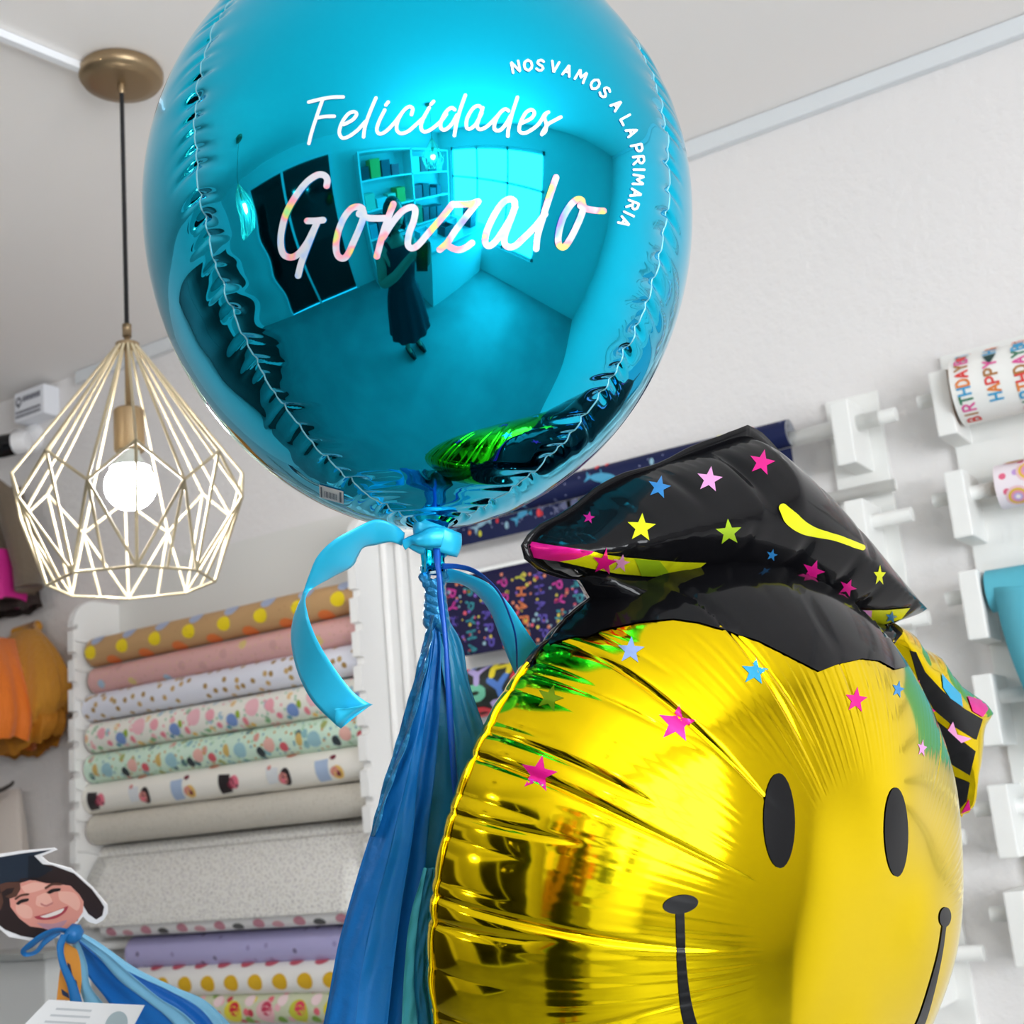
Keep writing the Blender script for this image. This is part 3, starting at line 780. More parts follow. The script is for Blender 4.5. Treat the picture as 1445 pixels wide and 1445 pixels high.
tst(ys([609, 606, 596, 580, 566, 550, 524, 502, 480, 460]), ys([618, 622, 622, 618, 612, 604, 596, 590, 586, 580]), [.0]*10, [-.003]*10, tas_mats[0], 2, .003, 3)
tst(ys([608, 602, 590, 572, 556, 540, 512, 492, 470, 450]), ys([613, 613, 606, 596, 588, 582, 566, 556, 545, 530]), [-.006]*10, [-.008]*10, tas_mats[4], 1.6, .003, 4)
tst(ys(left), ys([612, 610, 602, 588, 572, 556, 530, 512, 500, 480]), [-.004]*10, [-.014]*10, tas_mats[0], 1.2, .003, 5)
tst(list(zip(left[:6], Y[:6])), list(zip([612, 608, 596, 576, 552, 530], Y[:6])), [-.006]*6, [-.018]*6, tas_mats[1], 1.0, .002, 6)
tst(ys([613, 620, 628, 640, 648, 650, 655, 660, 664, 670]), ys([623, 642, 660, 690, 705, 712, 720, 728, 735, 750]), [.002]*10, [.012]*10, tas_mats[2], 2, .004, 7)
Y2 = [1225, 1300, 1380, 1460, 1600]
def y2(xs): return list(zip(xs, Y2))
for k, (xa, xb, m) in enumerate((([606,592,580,572,560],[625,632,640,650,665],3), ([598,578,570,566,556],[612,604,602,600,596],3), ([604,600,604,610,615],[620,630,648,665,690],3), ([602,590,584,590,590],[612,606,600,612,615],2))):
    tst(y2(xa), y2(xb), [-.006 - .003*k]*5, [-.004 - .003*k]*5, tas_mats[m], 1.6, .003, 20 + k)
# ---------------------------------------------------------------- rolls of wrapping paper
def roll_uv(A, B, r, u, v, front):
    ax = _n(B - A); f = front - ax * np.dot(front, ax); f = _n(f); w = np.cross(ax, f)
    a = v / r
    return A + ax * u + r * (math.cos(a) * f + math.sin(a) * w)
FRONT_DIR = _n(np.array((0.35, -1, -0.25)))
def paper_roll(A, B, r, m, label, group, decals=(), core=True, end=None, sheet=None, kind='wrapping_paper_roll', sag=0.0):
    """decals: (verts2d in metres (u along, v round; v = 0 faces the room), faces, material)"""
    A = np.asarray(A, float); B = np.asarray(B, float); L = np.linalg.norm(B - A); ax = (B - A) / L
    root = thing(kind, (A + B) / 2 - np.array((0, 0, r)), label, 'wrapping paper', group)
    nu, nv = 24, 48; V = []; UV = []
    for i in range(nu):
        for j in range(nv + 1):
            v = (j / nv - .5) * 2 * math.pi * r; u = L * i / (nu - 1)
            V.append(roll_uv(A, B, r * (1 + .012 * math.sin(5 * u / L * 3 + j * .26)), u, v, FRONT_DIR)); UV.append((u, v))
    mb = MB().add(V, grid_faces(nu, nv + 1), m, UV)
    for kd, (Vd, Fd, md) in enumerate(decals):
        Pd = [(p[0], p[1]) for p in Vd]
        mb.add([roll_uv(A, B, r * 1.012 + .0006 + min(.000006 * kd, .0012), max(0, min(L, u)), v, FRONT_DIR) for u, v in Pd], Fd, md, Pd)
    mb.build('paper', root)
    e = end or mat('paper_core', 'b98f6a', 0.8)
    for P, s in ((A, 1), (B, -1)):
        cm = MB(); a = _n(ax) * s
        u_, v_ = frame(a); Vq = []
        for rr, h in ((r, 0.0004), (r * .55, 0.0006), (r * .55, .012), (r*.05, .012)):
            for j in range(24):
                q = 2 * math.pi * j / 24; Vq.append(P + a * h + rr * (math.cos(q) * u_ + math.sin(q) * v_))
        cm.add(Vq, grid_faces(4, 24, False, True), e); cm.build('core', root)
    return root
def disc(u, v, r, m, n=16, sx=1.0):
    V = [(u, v)] + [(u + r * .5 * sx * math.cos(a), v + r * .5 * math.sin(a)) for a in np.linspace(0, 2*math.pi, n, endpoint=False)] + \
        [(u + r * sx * math.cos(a), v + r * math.sin(a)) for a in np.linspace(0, 2*math.pi, n, endpoint=False)]
    F = [(0, 1 + j, 1 + (j+1) % n) for j in range(n)] + [(1 + j, 1 + n + j, 1 + n + (j+1) % n, 1 + (j+1) % n) for j in range(n)]
    return (V, F, m)
def blob(u, v, P, m, ang=0.0, sc=1.0):
    a = math.radians(ang); c = np.array(P, float).mean(0)
    T = lambda p: (u + sc * (p[0] * math.cos(a) - p[1] * math.sin(a)), v + sc * (p[0] * math.sin(a) + p[1] * math.cos(a)))
    Q = [np.array(P[i]) + (np.array(P[(i+1) % len(P)]) - np.array(P[i])) * k / 6 for i in range(len(P)) for k in range(6)]
    n = len(Q); V = [T(c)]; R = (.25, .5, .75, 1)
    for r in R: V += [T(c + (p - c) * r) for p in Q]
    F = [(0, 1 + j, 1 + (j+1) % n) for j in range(n)]
    for q in range(3): F += [(1 + q*n + j, 1 + (q+1)*n + j, 1 + (q+1)*n + (j+1) % n, 1 + q*n + (j+1) % n) for j in range(n)]
    return (V, F, m)
def pm(c, r=.55): return mat('print_' + c, c, r)
RO = 0.085                                    # the rolls hang this far in front of the wall
def ends(xl, yl, xr, yr, off=RO, x0=None, x1=None):
    A = onwall(xl, yl, off); B = onwall(xr, yr, off); z = (A[2] + B[2]) / 2
    if x1 is None: x1 = xR - .0015
    if x0 is None and A[0] < xL + .002: x0 = xL + .002
    print('roll z', round(float(z), 3), round(float(A[0]), 3), round(float(B[0]), 3))
    return np.array((A[0] if x0 is None else x0, WALL_Y - off, z)), np.array((B[0] if x1 is None else x1, WALL_Y - off, z))
GR = 'rolls of wrapping paper on the left rack'
# white slotted rack: two side panels with rounded tops and notches, rods between them
DP = 0.132
xL = onwall(172, 900, 0.0)[0]; xR = onwall(496, 900, DP)[0]
rack = thing('paper_rack', (xL, WALL_Y, 0.9), 'white notched wall rack holding the left stack of paper rolls', 'rack')
ztop = onwall(115, 848, .1)[2]; zbot = 0.85
def panel(x0, x1, depth, zt, zb, name):
    poly = []; pitch = 0.062; z = zb
    while z < zt - .10:                        # notched front edge
        poly += [(-depth, z), (-depth, z + pitch * .72), (-depth + .012, z + pitch * .78), (-depth + .012, z + pitch * .97)]; z += pitch
    poly += [(-depth, zt - .06)]
    for a in np.linspace(0, math.pi/2, 8): poly.append((-depth + .06 - .06 * math.cos(a), zt - .06 + .06 * math.sin(a)))
    poly += [(0, zt), (0, zb)]
    V, F = prism(poly, lambda p: np.array((x0, WALL_Y + p[0], p[1])), lambda p: np.array((x1, WALL_Y + p[0], p[1])))
    return MB().add(V, F, white_paint).build(name, rack, smooth=False)
zmid = onwall(150, 1350, .1)[2]
panel(xL - .018, xL, DP, ztop, zmid, 'side_panel'); xl2 = onwall(190, 1347, .075)[0] - .004; panel(xl2 - .018, xl2, .11, zmid - .002, zbot, 'side_panel'); panel(xR, xR + .018, DP, onwall(505, 725, .1)[2], zbot, 'side_panel')
# curved dividers on the inner side of the left panel
z = ztop - .09
while z > zmid + .05:
    pts = [np.array((xL + .002, WALL_Y - DP + .004 + (DP - .01) * t, z - .045 * t ** 2)) for t in np.linspace(0, 1, 8)]
    Vd, Fd = [], []
    for p in pts: Vd += [p + np.array((-.003, 0, .002)), p + np.array((.003, 0, .002)), p + np.array((.003, 0, -.002)), p + np.array((-.003, 0, -.002))]
    MB().add(Vd, grid_faces(8, 4, False, True), white_paint).build('divider', rack); z -= 0.062
bz = onwall(400, 748, .004)[2]
MB().add(*box((xL, WALL_Y - .006, zmid), (xR, WALL_Y - .0005, bz)), mat('back_board', 'e3e2de', .6)).build('back_board', rack, smooth=False)
for y in (1333,):
    p = onwall(150, y, .05); V, F = tube([np.array((xL, WALL_Y - .07, p[2])), np.array((xR, WALL_Y - .07, p[2]))], .0085, 14); MB().add(V, F, white_paint).build('rod', rack)
# white boards that stand between the two racks
xb = [onwall(552, 900, .06)[0], onwall(575, 900, .035)[0], onwall(612, 900, .02)[0]]
col = thing('pilaster', ((xb[0] + xb[2]) / 2, WALL_Y, zbot), 'white grooved pilaster board between the two paper racks', 'panel')
zt_ = onwall(560, 700, .05)[2]
for x0, x1, d in ((xR + .021, xb[0], .06), (xb[0] + .003, xb[1], .038), (xb[1] + .003, xb[2], .02)):
    MB().add(*box((x0, WALL_Y - d, zbot), (x1, WALL_Y, zt_), .004), white_paint).build('board', col, smooth=False)

def kraft():
    d = []; Ls = .75
    for i in range(9): d.append(disc(.016 + .0965 * i, -.004, .0145, pm('f0d418'), 18, 1.2))
    for i in range(9): d.append(disc(.072 + .0965 * i, +.026, .0155, pm('e27a3a'), 18, 1.2))
    for i in range(9): d.append(disc(.03 + .0965 * i, -.034, .015, pm('a9b4cf'), 18, 1.2))
    for i in range(60): d.append(disc(random.uniform(0, Ls), random.uniform(-.07, .07), .0012, pm('8a5f35'), 6))
    return d
A, B = ends(136, 921, 491, 845); paper_roll(A, B, .0305, mat('kraft_paper', 'c29a6b', .7), 'kraft brown paper roll with yellow and orange dots, topmost on the left rack', GR, kraft())
A, B = ends(138, 961, 493, 890)
paper_roll(A, B, .027, speckle('pink_dotted_paper', 'dcaaa6', [(16, .16, ['a9c3d6', 'd9c07a', 'cf9f9a', 'a9c3d6'], (1, 1), 1), (60, .12, ['c99a88', 'd9b48e'], (1, 1), 5)]), 'dusty pink paper roll with pale blue and gold spots, under the kraft roll', GR)
A, B = ends(131, 1000, 499, 931)
paper_roll(A, B, .0295, speckle('white_gold_paper', 'e4e5f0', [(40, .23, ['b99a60', 'a9874f', 'e4e5f0', 'c9a56b'], (1, 1), 2)]), 'white paper roll sprinkled with small gold specks', GR)
A, B = ends(137, 1045, 500, 977)
fl = []
for i in range(5):
    u0_ = .03 + i * .155
    fl += [disc(u0_ + .075, .006, .014, pm('7b97cf')), disc(u0_ + .093, -.004, .008, pm('9ab43a'), 12, .7), disc(u0_ + .02, -.012, .012, pm('f0a8b4')), disc(u0_ + .13, -.014, .018, pm('f2bcc4')), disc(u0_ + .04, .012, .007, pm('f08a9c'), 12), disc(u0_ + .108, .012, .009, pm('f28c98'), 12, .7), disc(u0_ + .06, .02, .006, pm('6fa3b8'), 10), disc(u0_ + .12, .024, .006, pm('f2c46a'), 10), disc(u0_ + .005, .02, .006, pm('8fc08a'), 10)]
paper_roll(A, B, .0315, speckle('floral_white_paper', 'f1eee4', [(34, .22, ['f3b9bd', 'f1eee4', '9fc0a0', 'ecc88e', 'a8c6d4', 'f1eee4'], (1, .8), 3), (70, .2, ['ef9aa6', 'f1eee4', '9cc9a8', 'f1eee4'], (1, 1), 8)]), 'white paper roll printed with pink and blue flowers', GR, fl)
A, B = ends(134, 1085, 503, 1030)
fl = []
for i in range(4):
    u0_ = .02 + i * .185
    fl += [disc(u0_ + .015, -.002, .013, pm('d6b66a'), 14, .6), disc(u0_ + .05, .002, .016, pm('9cc6cf')), disc(u0_ + .10, .012, .012, pm('2f3a40'), 10, .8), disc(u0_ + .125, .0, .014, pm('e8b4a8')), disc(u0_ + .16, .008, .010, pm('d9606a'), 12)]
paper_roll(A, B, .030, speckle('mint_floral_paper', 'd3ecd9', [(30, .22, ['8fbfc4', 'd3ecd9', 'a9b46a', 'd99c8e', '54777a', 'd3ecd9'], (1, .8), 4), (66, .2, ['9ccaa4', 'd3ecd9', 'caa25a', '7fb0b8'], (1, 1), 9)]), 'mint green paper roll printed with small flowers and leaves', GR, fl)
# cream roll with printed portraits of people
A, B = ends(131, 1128, 505, 1077); d = []
sk = pm('d98a82'); bk = pm('241c20'); pk = pm('e8788c'); sb = pm('a9bcd8'); wy = pm('dcdfe2'); br = pm('7a2238'); ye = pm('e8c06a')
for i in range(6):
    u0_ = .012 + i * .124; k = i % 3
    if k == 0: d += [blob(u0_ + .018, 0, [(-.014,-.02),(.016,-.018),(.016,.018),(-.014,.021)], bk), disc(u0_ + .045, -.002, .013, pk, 16, .9), disc(u0_ + .036, .0, .012, br, 14, .8), disc(u0_ + .050, .006, .003, bk, 8)]
    elif k == 1: d += [blob(u0_ + .018, -.004, [(-.016,-.018),(.014,-.014),(.016,.014),(-.012,.016)], wy), disc(u0_ + .05, .002, .018, bk, 16, .7), disc(u0_ + .044, .004, .012, sk, 14), disc(u0_ + .042, .008, .006, pk, 10), disc(u0_ + .01, -.02, .005, sk, 8)]
    else: d += [blob(u0_ + .016, .0, [(-.018,-.02),(.014,-.022),(.014,.02),(-.014,.022)], sb), disc(u0_ + .05, .006, .014, ye, 14), disc(u0_ + .044, .004, .010, sk, 14), disc(u0_ + .04, -.024, .005, br, 8, 1.5), disc(u0_ + .052, .008, .006, br, 8)]
for i in range(4): d += [disc(.07 + .2 * i, .05, .012, bk, 10, 1.6), disc(.16 + .2 * i, -.046, .007, pm('d98a6a'), 10, 1.8)]
paper_roll(A, B, .0315, mat('cream_paper', 'f1ede4', .55), 'cream paper roll printed with small portraits of people', GR, d)
A, B = ends(139, 1176, 507, 1122)
paper_roll(A, B, .0305, speckle('beige_paper', 'cfc9bd', [(120, .2, ['bfb8aa', 'd8d2c6', 'cfc9bd'], (1, 1), 6)], .5), 'plain beige shimmering paper roll above the hanging speckled sheet', GR)
# roll with its sheet pulled down
A, B = ends(142, 1200, 499, 1150, .05)
A[2] = B[2] = 1.537
spk = speckle('speckled_paper', 'e9e7e2', [(130, .27, ['c0bcb8', 'e9e7e2', 'c6c0c4', 'cfcac0', 'b4afae'], (1, 1.5), 7)])
r8 = paper_roll(A, B, .024, spk, 'pale speckled paper roll with a wide sheet pulled down in front', GR)
n, mth = 30, 16; V = []; UV = []
zb1 = onwall(300, 1299, .142)[2]
for i in range(n):
    t = i / (n - 1); z = A[2] + (zb1 - A[2]) * t
    for j in range(mth):
        s = j / (mth - 1); x = A[0] + .006 + (B[0] - A[0] - .012) * s
        V.append((x - .01 * math.sin(math.pi * t) * s ** 3, WALL_Y - .080 - .062 * t - .012 * math.sin(math.pi * t), z)); UV.append((x, z))
o = MB().add(V, grid_faces(n, mth), spk, UV).build('sheet', r8); md = o.modifiers.new('thickness', 'SOLIDIFY'); md.thickness = .0005
A, B = ends(152, 1306, 496, 1288, .115)
d = []
for i in range(8): d += [disc(.03 + .098 * i, .006, .010, pm('c98a98'), 12, 1.4), disc(.075 + .098 * i, .010, .008, pm('5a5a5a' if i % 2 else 'd6a0aa'), 10, 1.8)]
paper_roll(A, B, .020, mat('white_berry_paper', 'eceaea', .55), 'white paper roll with rose and grey marks, under the hanging speckled sheet', GR, d)
A, B = ends(193, 1347, 503, 1325, .075)
paper_roll(A, B, .031, speckle('lilac_paper', 'b7b1dd', [(24, .12, ['7d749c', '9d94c4', 'b7b1dd'], (1, 1), 8)]), 'lilac paper roll with sparse tiny marks', GR)
A, B = ends(200, 1387, 503, 1374, .085); d = []
for i in range(12): d += [disc(.028 + .06 * i, -.002, .0155, pm('e2b21c'), 18, 1.15), disc(.055 + .06 * i, .042, .013, pm('d4415c'), 12, 1.3), disc(.055 + .06 * i, -.044, .012, pm('d06070'), 12, 1.3)]
paper_roll(A, B, .0285, mat('white_dot_paper', 'f3f0ec', .5), 'white paper roll with a row of mustard yellow dots', GR, d)
A, B = ends(200, 1424, 503, 1420, .085); d = []
for i in range(9): d += [disc(.03 + .08 * i, -.002, .022, pm(['e3d53c', 'e9b9bd', 'c9c93c'][i % 3])), disc(.034 + .08 * i, -.008, .013, pm(['d2263a', 'c43a58', 'e0405a'][i % 3])), disc(.065 + .08 * i, .016, .010, pm('7fa83c'), 12), disc(.07 + .08 * i, -.024, .012, pm('f3d9dc'))]
paper_roll(A, B, .0265, speckle('red_floral_paper', 'cfd3b4', [(36, .25, ['c43a4a', 'e9d24a', 'f0b8c0', '7fa83c', 'e86a7a'], (1, 1), 9)]), 'bright red, yellow and green floral paper roll, lowest on the left rack', GR, d)
# ---------------------------------------------------------------- peg racks on the right with their papers
peg_white = mat('peg_white', 'efefec', 0.45)
def bracket(root, x, zc, w=.036, h=.10, depth=.10, peg=True, peg_l=.05, side=1):
    # flat block standing out from the post with a dowel through it
    MB().add(*box((x - w/2, WALL_Y - depth, zc - h/2), (x + w/2, WALL_Y - .0, zc + h/2), .003), peg_white).build('bracket', root, smooth=False)
    if peg:
        V, F = tube([np.array((x - .02, WALL_Y - depth + .035, zc + h*.18)), np.array((x + peg_l, WALL_Y - depth + .035, zc + h*.18))], .011, 16)
        MB().add(V, F, peg_white).build('peg', root, sharp=40)
def zof(x_, px, py, off): return onwall(px, py, off)[2]
# first rack: post on the wall, brackets towards the camera
x_post = onwall(1240, 570, .012)[0]
rk = thing('peg_rack', (x_post, WALL_Y, 1.0), 'white wall post with pegged brackets between the shark paper and the teal roll', 'rack')
MB().add(*box((x_post - .085, WALL_Y - .012, .9), (x_post, WALL_Y, onwall(1200, 560, .01)[2]), .002), peg_white).build('post', rk, smooth=False)
bx = onwall(1172, 612, .095)[0] + .018
zs = [onwall(1180, 612, .095)[2]]; 
for py in (712, 870, 1010, 1150, 1300): zs.append(None)
zs = [zs[0] - .155 * i for i in range(7)]
for z in zs: bracket(rk, bx, z, .03, .10, .095, True, .075)
# long rods of this rack, running left behind the balloons
GRR = 'papers on the middle rack'
dn = mat('navy_paper', '131d48', .6, spec=.25)
def rect_on_wall(x0, x1, z0, z1, off, m, bulge=0.0, n=12, k=10):
    V = []; UV = []
    for i in range(n):
        t = i / (n - 1)
        for j in range(k):
            s = j / (k - 1); V.append((x0 + (x1 - x0) * s, WALL_Y - off - bulge * math.sin(math.pi * t), z1 + (z0 - z1) * t)); UV.append((x0 + (x1 - x0) * s, z1 + (z0 - z1) * t))
    return V, grid_faces(n, k), UV
# navy paper with sharks
zr = zs[0] + .018
xs1 = onwall(1118, 620, .06)[0]; xs0 = onwall(600, 745, .06)[0]
V, F = tube([np.array((xs0 - .1, WALL_Y - .06, zr)), np.array((bx + .05, WALL_Y - .06, zr))], .0125, 16); MB().add(V, F, peg_white).build('rod', rk)
c_sh = pm('3f9cc4'); c_sh2 = pm('8fb9cc'); c_red = pm('e0353f'); c_or = pm('e8743a'); c_ye = pm('d3d331'); c_gr = pm('5a5f82'); c_dt = pm('8a90b8')
def shark(u, v, m, ang, sc):
    a = math.radians(ang); T = lambda x, y: (u + sc * (x * math.cos(a) - y * math.sin(a)), v + sc * (x * math.sin(a) + y * math.cos(a)))
    el = [T(.026 * math.cos(t), .0085 * math.sin(t)) for t in np.linspace(0, 2*math.pi, 18, endpoint=False)]
    V = [T(0, 0)] + el + [T(-.022, 0), T(-.038, -.011), T(-.033, 0), T(-.038, .010), T(.004, -.006), T(-.010, -.017), T(-.006, -.006), T(.006, .006), T(-.002, .018), T(-.006, .006)]
    F = [(0, 1 + i, 1 + (i+1) % 18) for i in range(18)] + [(19, 20, 21), (19, 21, 22), (23, 24, 25), (26, 28, 27)]
    return (V, F, m)
def sea(L, H0, H1, seed):
    q = np.random.default_rng(seed); d = []
    for i in range(8): d.append(shark(.05 + i * .085, q.uniform(H0 * .8, H1 * .8), [c_sh, c_sh2, c_sh, c_gr][i % 4], q.uniform(-50, 60), q.uniform(.8, 1.0)))
    for i in range(34): d.append(disc(q.uniform(.01, L - .01), q.uniform(H0, H1), q.uniform(.004, .008), [c_red, c_or, c_ye, c_red, c_sh2, c_gr][i % 6], 10, .6))
    for i in range(70): d.append(disc(q.uniform(0, L), q.uniform(H0, H1), .0016, c_dt, 6))
    return d
A = np.array((xs0, WALL_Y - .064, 2.0765)); B = np.array((xs1, WALL_Y - .064, 2.0765))
print('shark', zr, onwall(640, 775, .05), onwall(1105,660,.06), onwall(1110,593,.06), 'happy', onwall(756,798,.055), onwall(626,825,.055), onwall(653,928,.055), onwall(690,975,.06))
sh = paper_roll(A, B, .022, dn, 'navy paper roll with sharks and coral, hanging behind the graduation cap', GRR, sea(B[0]-A[0], -.05, .065, 3), end=mat('grey_core', '8d8f96', .6))
zl = onwall(640, 775, .05)[2]
L = xs1 - xs0
def flat(x0, z1, off):
    return lambda u, v: (x0 + u, WALL_Y - off, z1 - v)
mb = MB(); V, F, UV = rect_on_wall(xs0 + .002, xs1 - .004, zl, A[2], .058, dn, 0); mb.add(V, F, dn, UV)
H = A[2] - zl; fm = flat(xs0, A[2], .0588)
for (Vd, Fd, md) in sea(L - .02, 0.02, H - .015, 11): mb.add([fm(u, max(0, min(H, v))) for u, v in [(min(max(a, .003), L - .005), b) for a, b in Vd]], Fd, md)
o = mb.build('sheet', sh)
# navy paper with HAPPY in bright letters
zr2 = 1.955
xh0 = onwall(632, 870, .055)[0]; xh1 = onwall(1010, 800, .055)[0]
cols = [pm(c) for c in ('d0359c', '2c8f9c', 'e8804a', 'd0359c', 'c9c93a', '5a4ab0')]
def happy(L, H, seed, pitch=.037, hgt=.0165, dots=True, cl=cols, sw=.0036):
    q = np.random.default_rng(seed); d = []; i = 0; u = .012
    while u < L - .01:
        k0 = q.integers(0, 5); v = .012 + q.uniform(0, .012); c = cl[i % len(cl)]
        while v < H - .008:
            ch = 'HAPPY'[k0 % 5]; k0 += 1
            if ch == 'H' and k0 > 1: c = cl[q.integers(0, len(cl))]
            for Vg, Fg in glyph(ch, u, v, hgt * .75, hgt, 90 + q.uniform(-20, 20), sw, yup=False, step=.004): d.append((Vg, Fg, c))
            v += hgt * 1.55
        u += pitch; i += 1
    if dots:
        dc = [pm(x) for x in ('e0556a', 'd9c64a', '8fb4c4', 'e88a6a', '7a5ac0')]
        for i in range(int(L * H * 3800)): d.append(disc(q.uniform(0, L), q.uniform(.003, H - .003), q.uniform(.0015, .004), dc[i % 5], 8))
    return d
nv2 = mat('violet_navy_paper', '17133c', .6, spec=.25)
zl2 = 1.82
hp = thing('wrapping_paper_roll', ((xh0 + xh1) / 2, WALL_Y - .055, zl2), 'dark violet paper with rows of small bright letters and dots, below the shark paper', 'wrapping paper', GRR)
H = zr2 - zl2; L = xh1 - xh0
mb = MB()
Vr, Fr = lathe((xh0, WALL_Y - .055 + .02, zr2 - .006), [(.02, 0), (.02, L)], 28, (1, 0, 0)); mb.add(Vr, Fr, nv2)
V, F, UV = rect_on_wall(xh0, xh1, zl2, zr2, .056, nv2); mb.add(V, F, nv2, UV); fm = flat(xh0, zr2, .0568)
for (Vd, Fd, md) in happy(L, H, 4): mb.add([fm(u, max(0, min(H, v))) for u, v in [(min(max(a, 0), L), b) for a, b in Vd]], Fd, md)
mb.build('sheet', hp)
# lowest: roll with big colourful letters
A = np.array((xh0 + .01, WALL_Y - .06, onwall(690, 975, .06)[2])); B = np.array((xh1, WALL_Y - .06, A[2]))
bigc = [pm(c) for c in ('4a78c4', 'e8d42c', 'e8843a', 'd9303c', '6fc0a0', 'b8a8dc')]
d = []
q = np.random.default_rng(8)
for i in range(int((xh1 - xh0 - .03) / .048)):
    for j in range(5):
        ch = 'HAPPY'[(i + j) % 5]; 
        for Vg, Fg in glyph(ch, .02 + .048 * i, .075 - .042 * j + .012*(i % 2), .034, .034, q.uniform(-12, 12), .012, yup=False, step=.006): d.append((Vg, Fg, bigc[(i * 2 + j) % 6]))
paper_roll(A, B, .042, mat('black_letter_paper', '1c2420', .5), 'roll printed with big colourful letters, partly behind the yellow balloon', GRR, d)

for zz, yy in ((zr2 + .012, .034), (A[2], .06)):
    V, F = tube([np.array((xh0 - .004, WALL_Y - yy, zz)), np.array((bx + .05, WALL_Y - yy, zz))], .0095, 14); MB().add(V, F, peg_white).build('rod', rk)
# far right rack
x_post2 = onwall(1316, 620, .012)[0]
rk2 = thing('peg_rack', (x_post2 + .1, WALL_Y, 1.0), 'white wall rack of bracket blocks and rods at the right edge', 'rack')
MB().add(*box((x_post2 + .03, WALL_Y - .012, .9), (x_post2 + .16, WALL_Y, onwall(1340, 500, .01)[2]), .002), peg_white).build('post', rk2, smooth=False)
rods = []
for px, py in ((1318, 571), (1340, 713), (1360, 855), (1380, 1003), (1402, 1160), (1425, 1312)):
    p = onwall(px, py, .095); bxx = p[0]
    bracket(rk2, bxx + .012, p[2], .028, .098, .095, False); rods.append((bxx, p[2]))
for k, (x, z) in enumerate(rods):
    V, F = tube([np.array((x - .03, WALL_Y - .06, z + .018)), np.array((x + .9, WALL_Y - .06, z + .018))], .0105, 16); MB().add(V, F, peg_white).build('rod', rk2)
GR3 = 'papers on the far right rack'
# birthday roll
x, z = rods[0]; r = .050
A = np.array((x + .032, WALL_Y - .07, z + .016)); B = A + np.array((.62, 0, 0))
bc = [pm(c) for c in ('e0403c', 'e8843a', '3aa0d0', '2f7a5a', 'e05a9c', 'b0763a')]
d = []
for c in range(15):
    u = .018 + c * .040; txt = 'BIRTHDAY' if c % 2 == 0 else 'HAPPY'; v = -.050 if c % 2 == 0 else -.018
    if c % 2: 
        d.append(blob(u, -.04, [(-.009, -.007), (.010, -.007), (.0, .012)], pm('22403c'), 0)); 
    for i, ch in enumerate(txt * 2 if c % 2 == 0 else txt + ' ' + txt):
        if ch == ' ' : continue
        for Vg, Fg in glyph(ch, u, .052 - (v + .05) - i * .0125, .0095, .017, -90, .0032, yup=False, step=.004): d.append((Vg, Fg, bc[(i * 5 + c * 2) % 6]))
    if c % 2 == 0: d.append(blob(u, -.056, [(-.008, -.004), (.008, -.005), (.004, .006), (-.005, .006)], bc[(c) % 6]))
paper_roll(A, B, r, mat('white_birthday_paper', 'f3f2ee', .5), 'white paper roll with colourful birthday wording, top of the far right rack', GR3, d)
# rainbow roll
x, z = rods[1]
A = np.array((onwall(1408, 675, .06)[0], WALL_Y - .06, z + .018)); B = A + np.array((.5, 0, 0)); d = []
for rr, c in ((.017, 'f0c8d0'), (.0135, 'e8c03a'), (.010, 'e89ab0'), (.0065, 'c8b0e0'), (.0035, 'f6eef0')):
    for i in range(7):
        for j in range(4): d.append(disc(.028 + .055 * i + .02 * (j % 2), -.055 + .036 * j, rr, pm(c), 16))
paper_roll(A, B, .032, speckle('pale_rainbow_paper', 'f4e9f0', [(40, .2, ['c8a0dc', 'f0b84a', 'e86a8a', 'f4e9f0'], (1, 1), 3)]), 'pale pink paper roll with rainbows, under the birthday roll', GR3, d)
# teal paper pulled down
x, z = rods[2]
teal_paper = mat('teal_paper', '58b6cb', .55)
A = np.array((onwall(1396, 830, .065)[0], WALL_Y - .065, z + .018)); B = A + np.array((.5, 0, 0))
tp = paper_roll(A, B, .030, teal_paper, 'plain teal paper roll with a sheet pulled down at the right edge', GR3, end=teal_paper)
n = 26; V = []
for i in range(n):
    t = i / (n - 1)
    for j in range(14):
        s = j / 13; V.append((A[0] + .012 + .05 * t ** 2 * (1 - s) + .48 * s, WALL_Y - .095 - .045 * t ** 1.5, A[2] - .22 * t))
o = MB().add(V, grid_faces(n, 14), teal_paper).build('sheet', tp); md = o.modifiers.new('thickness', 'SOLIDIFY'); md.thickness = .0006
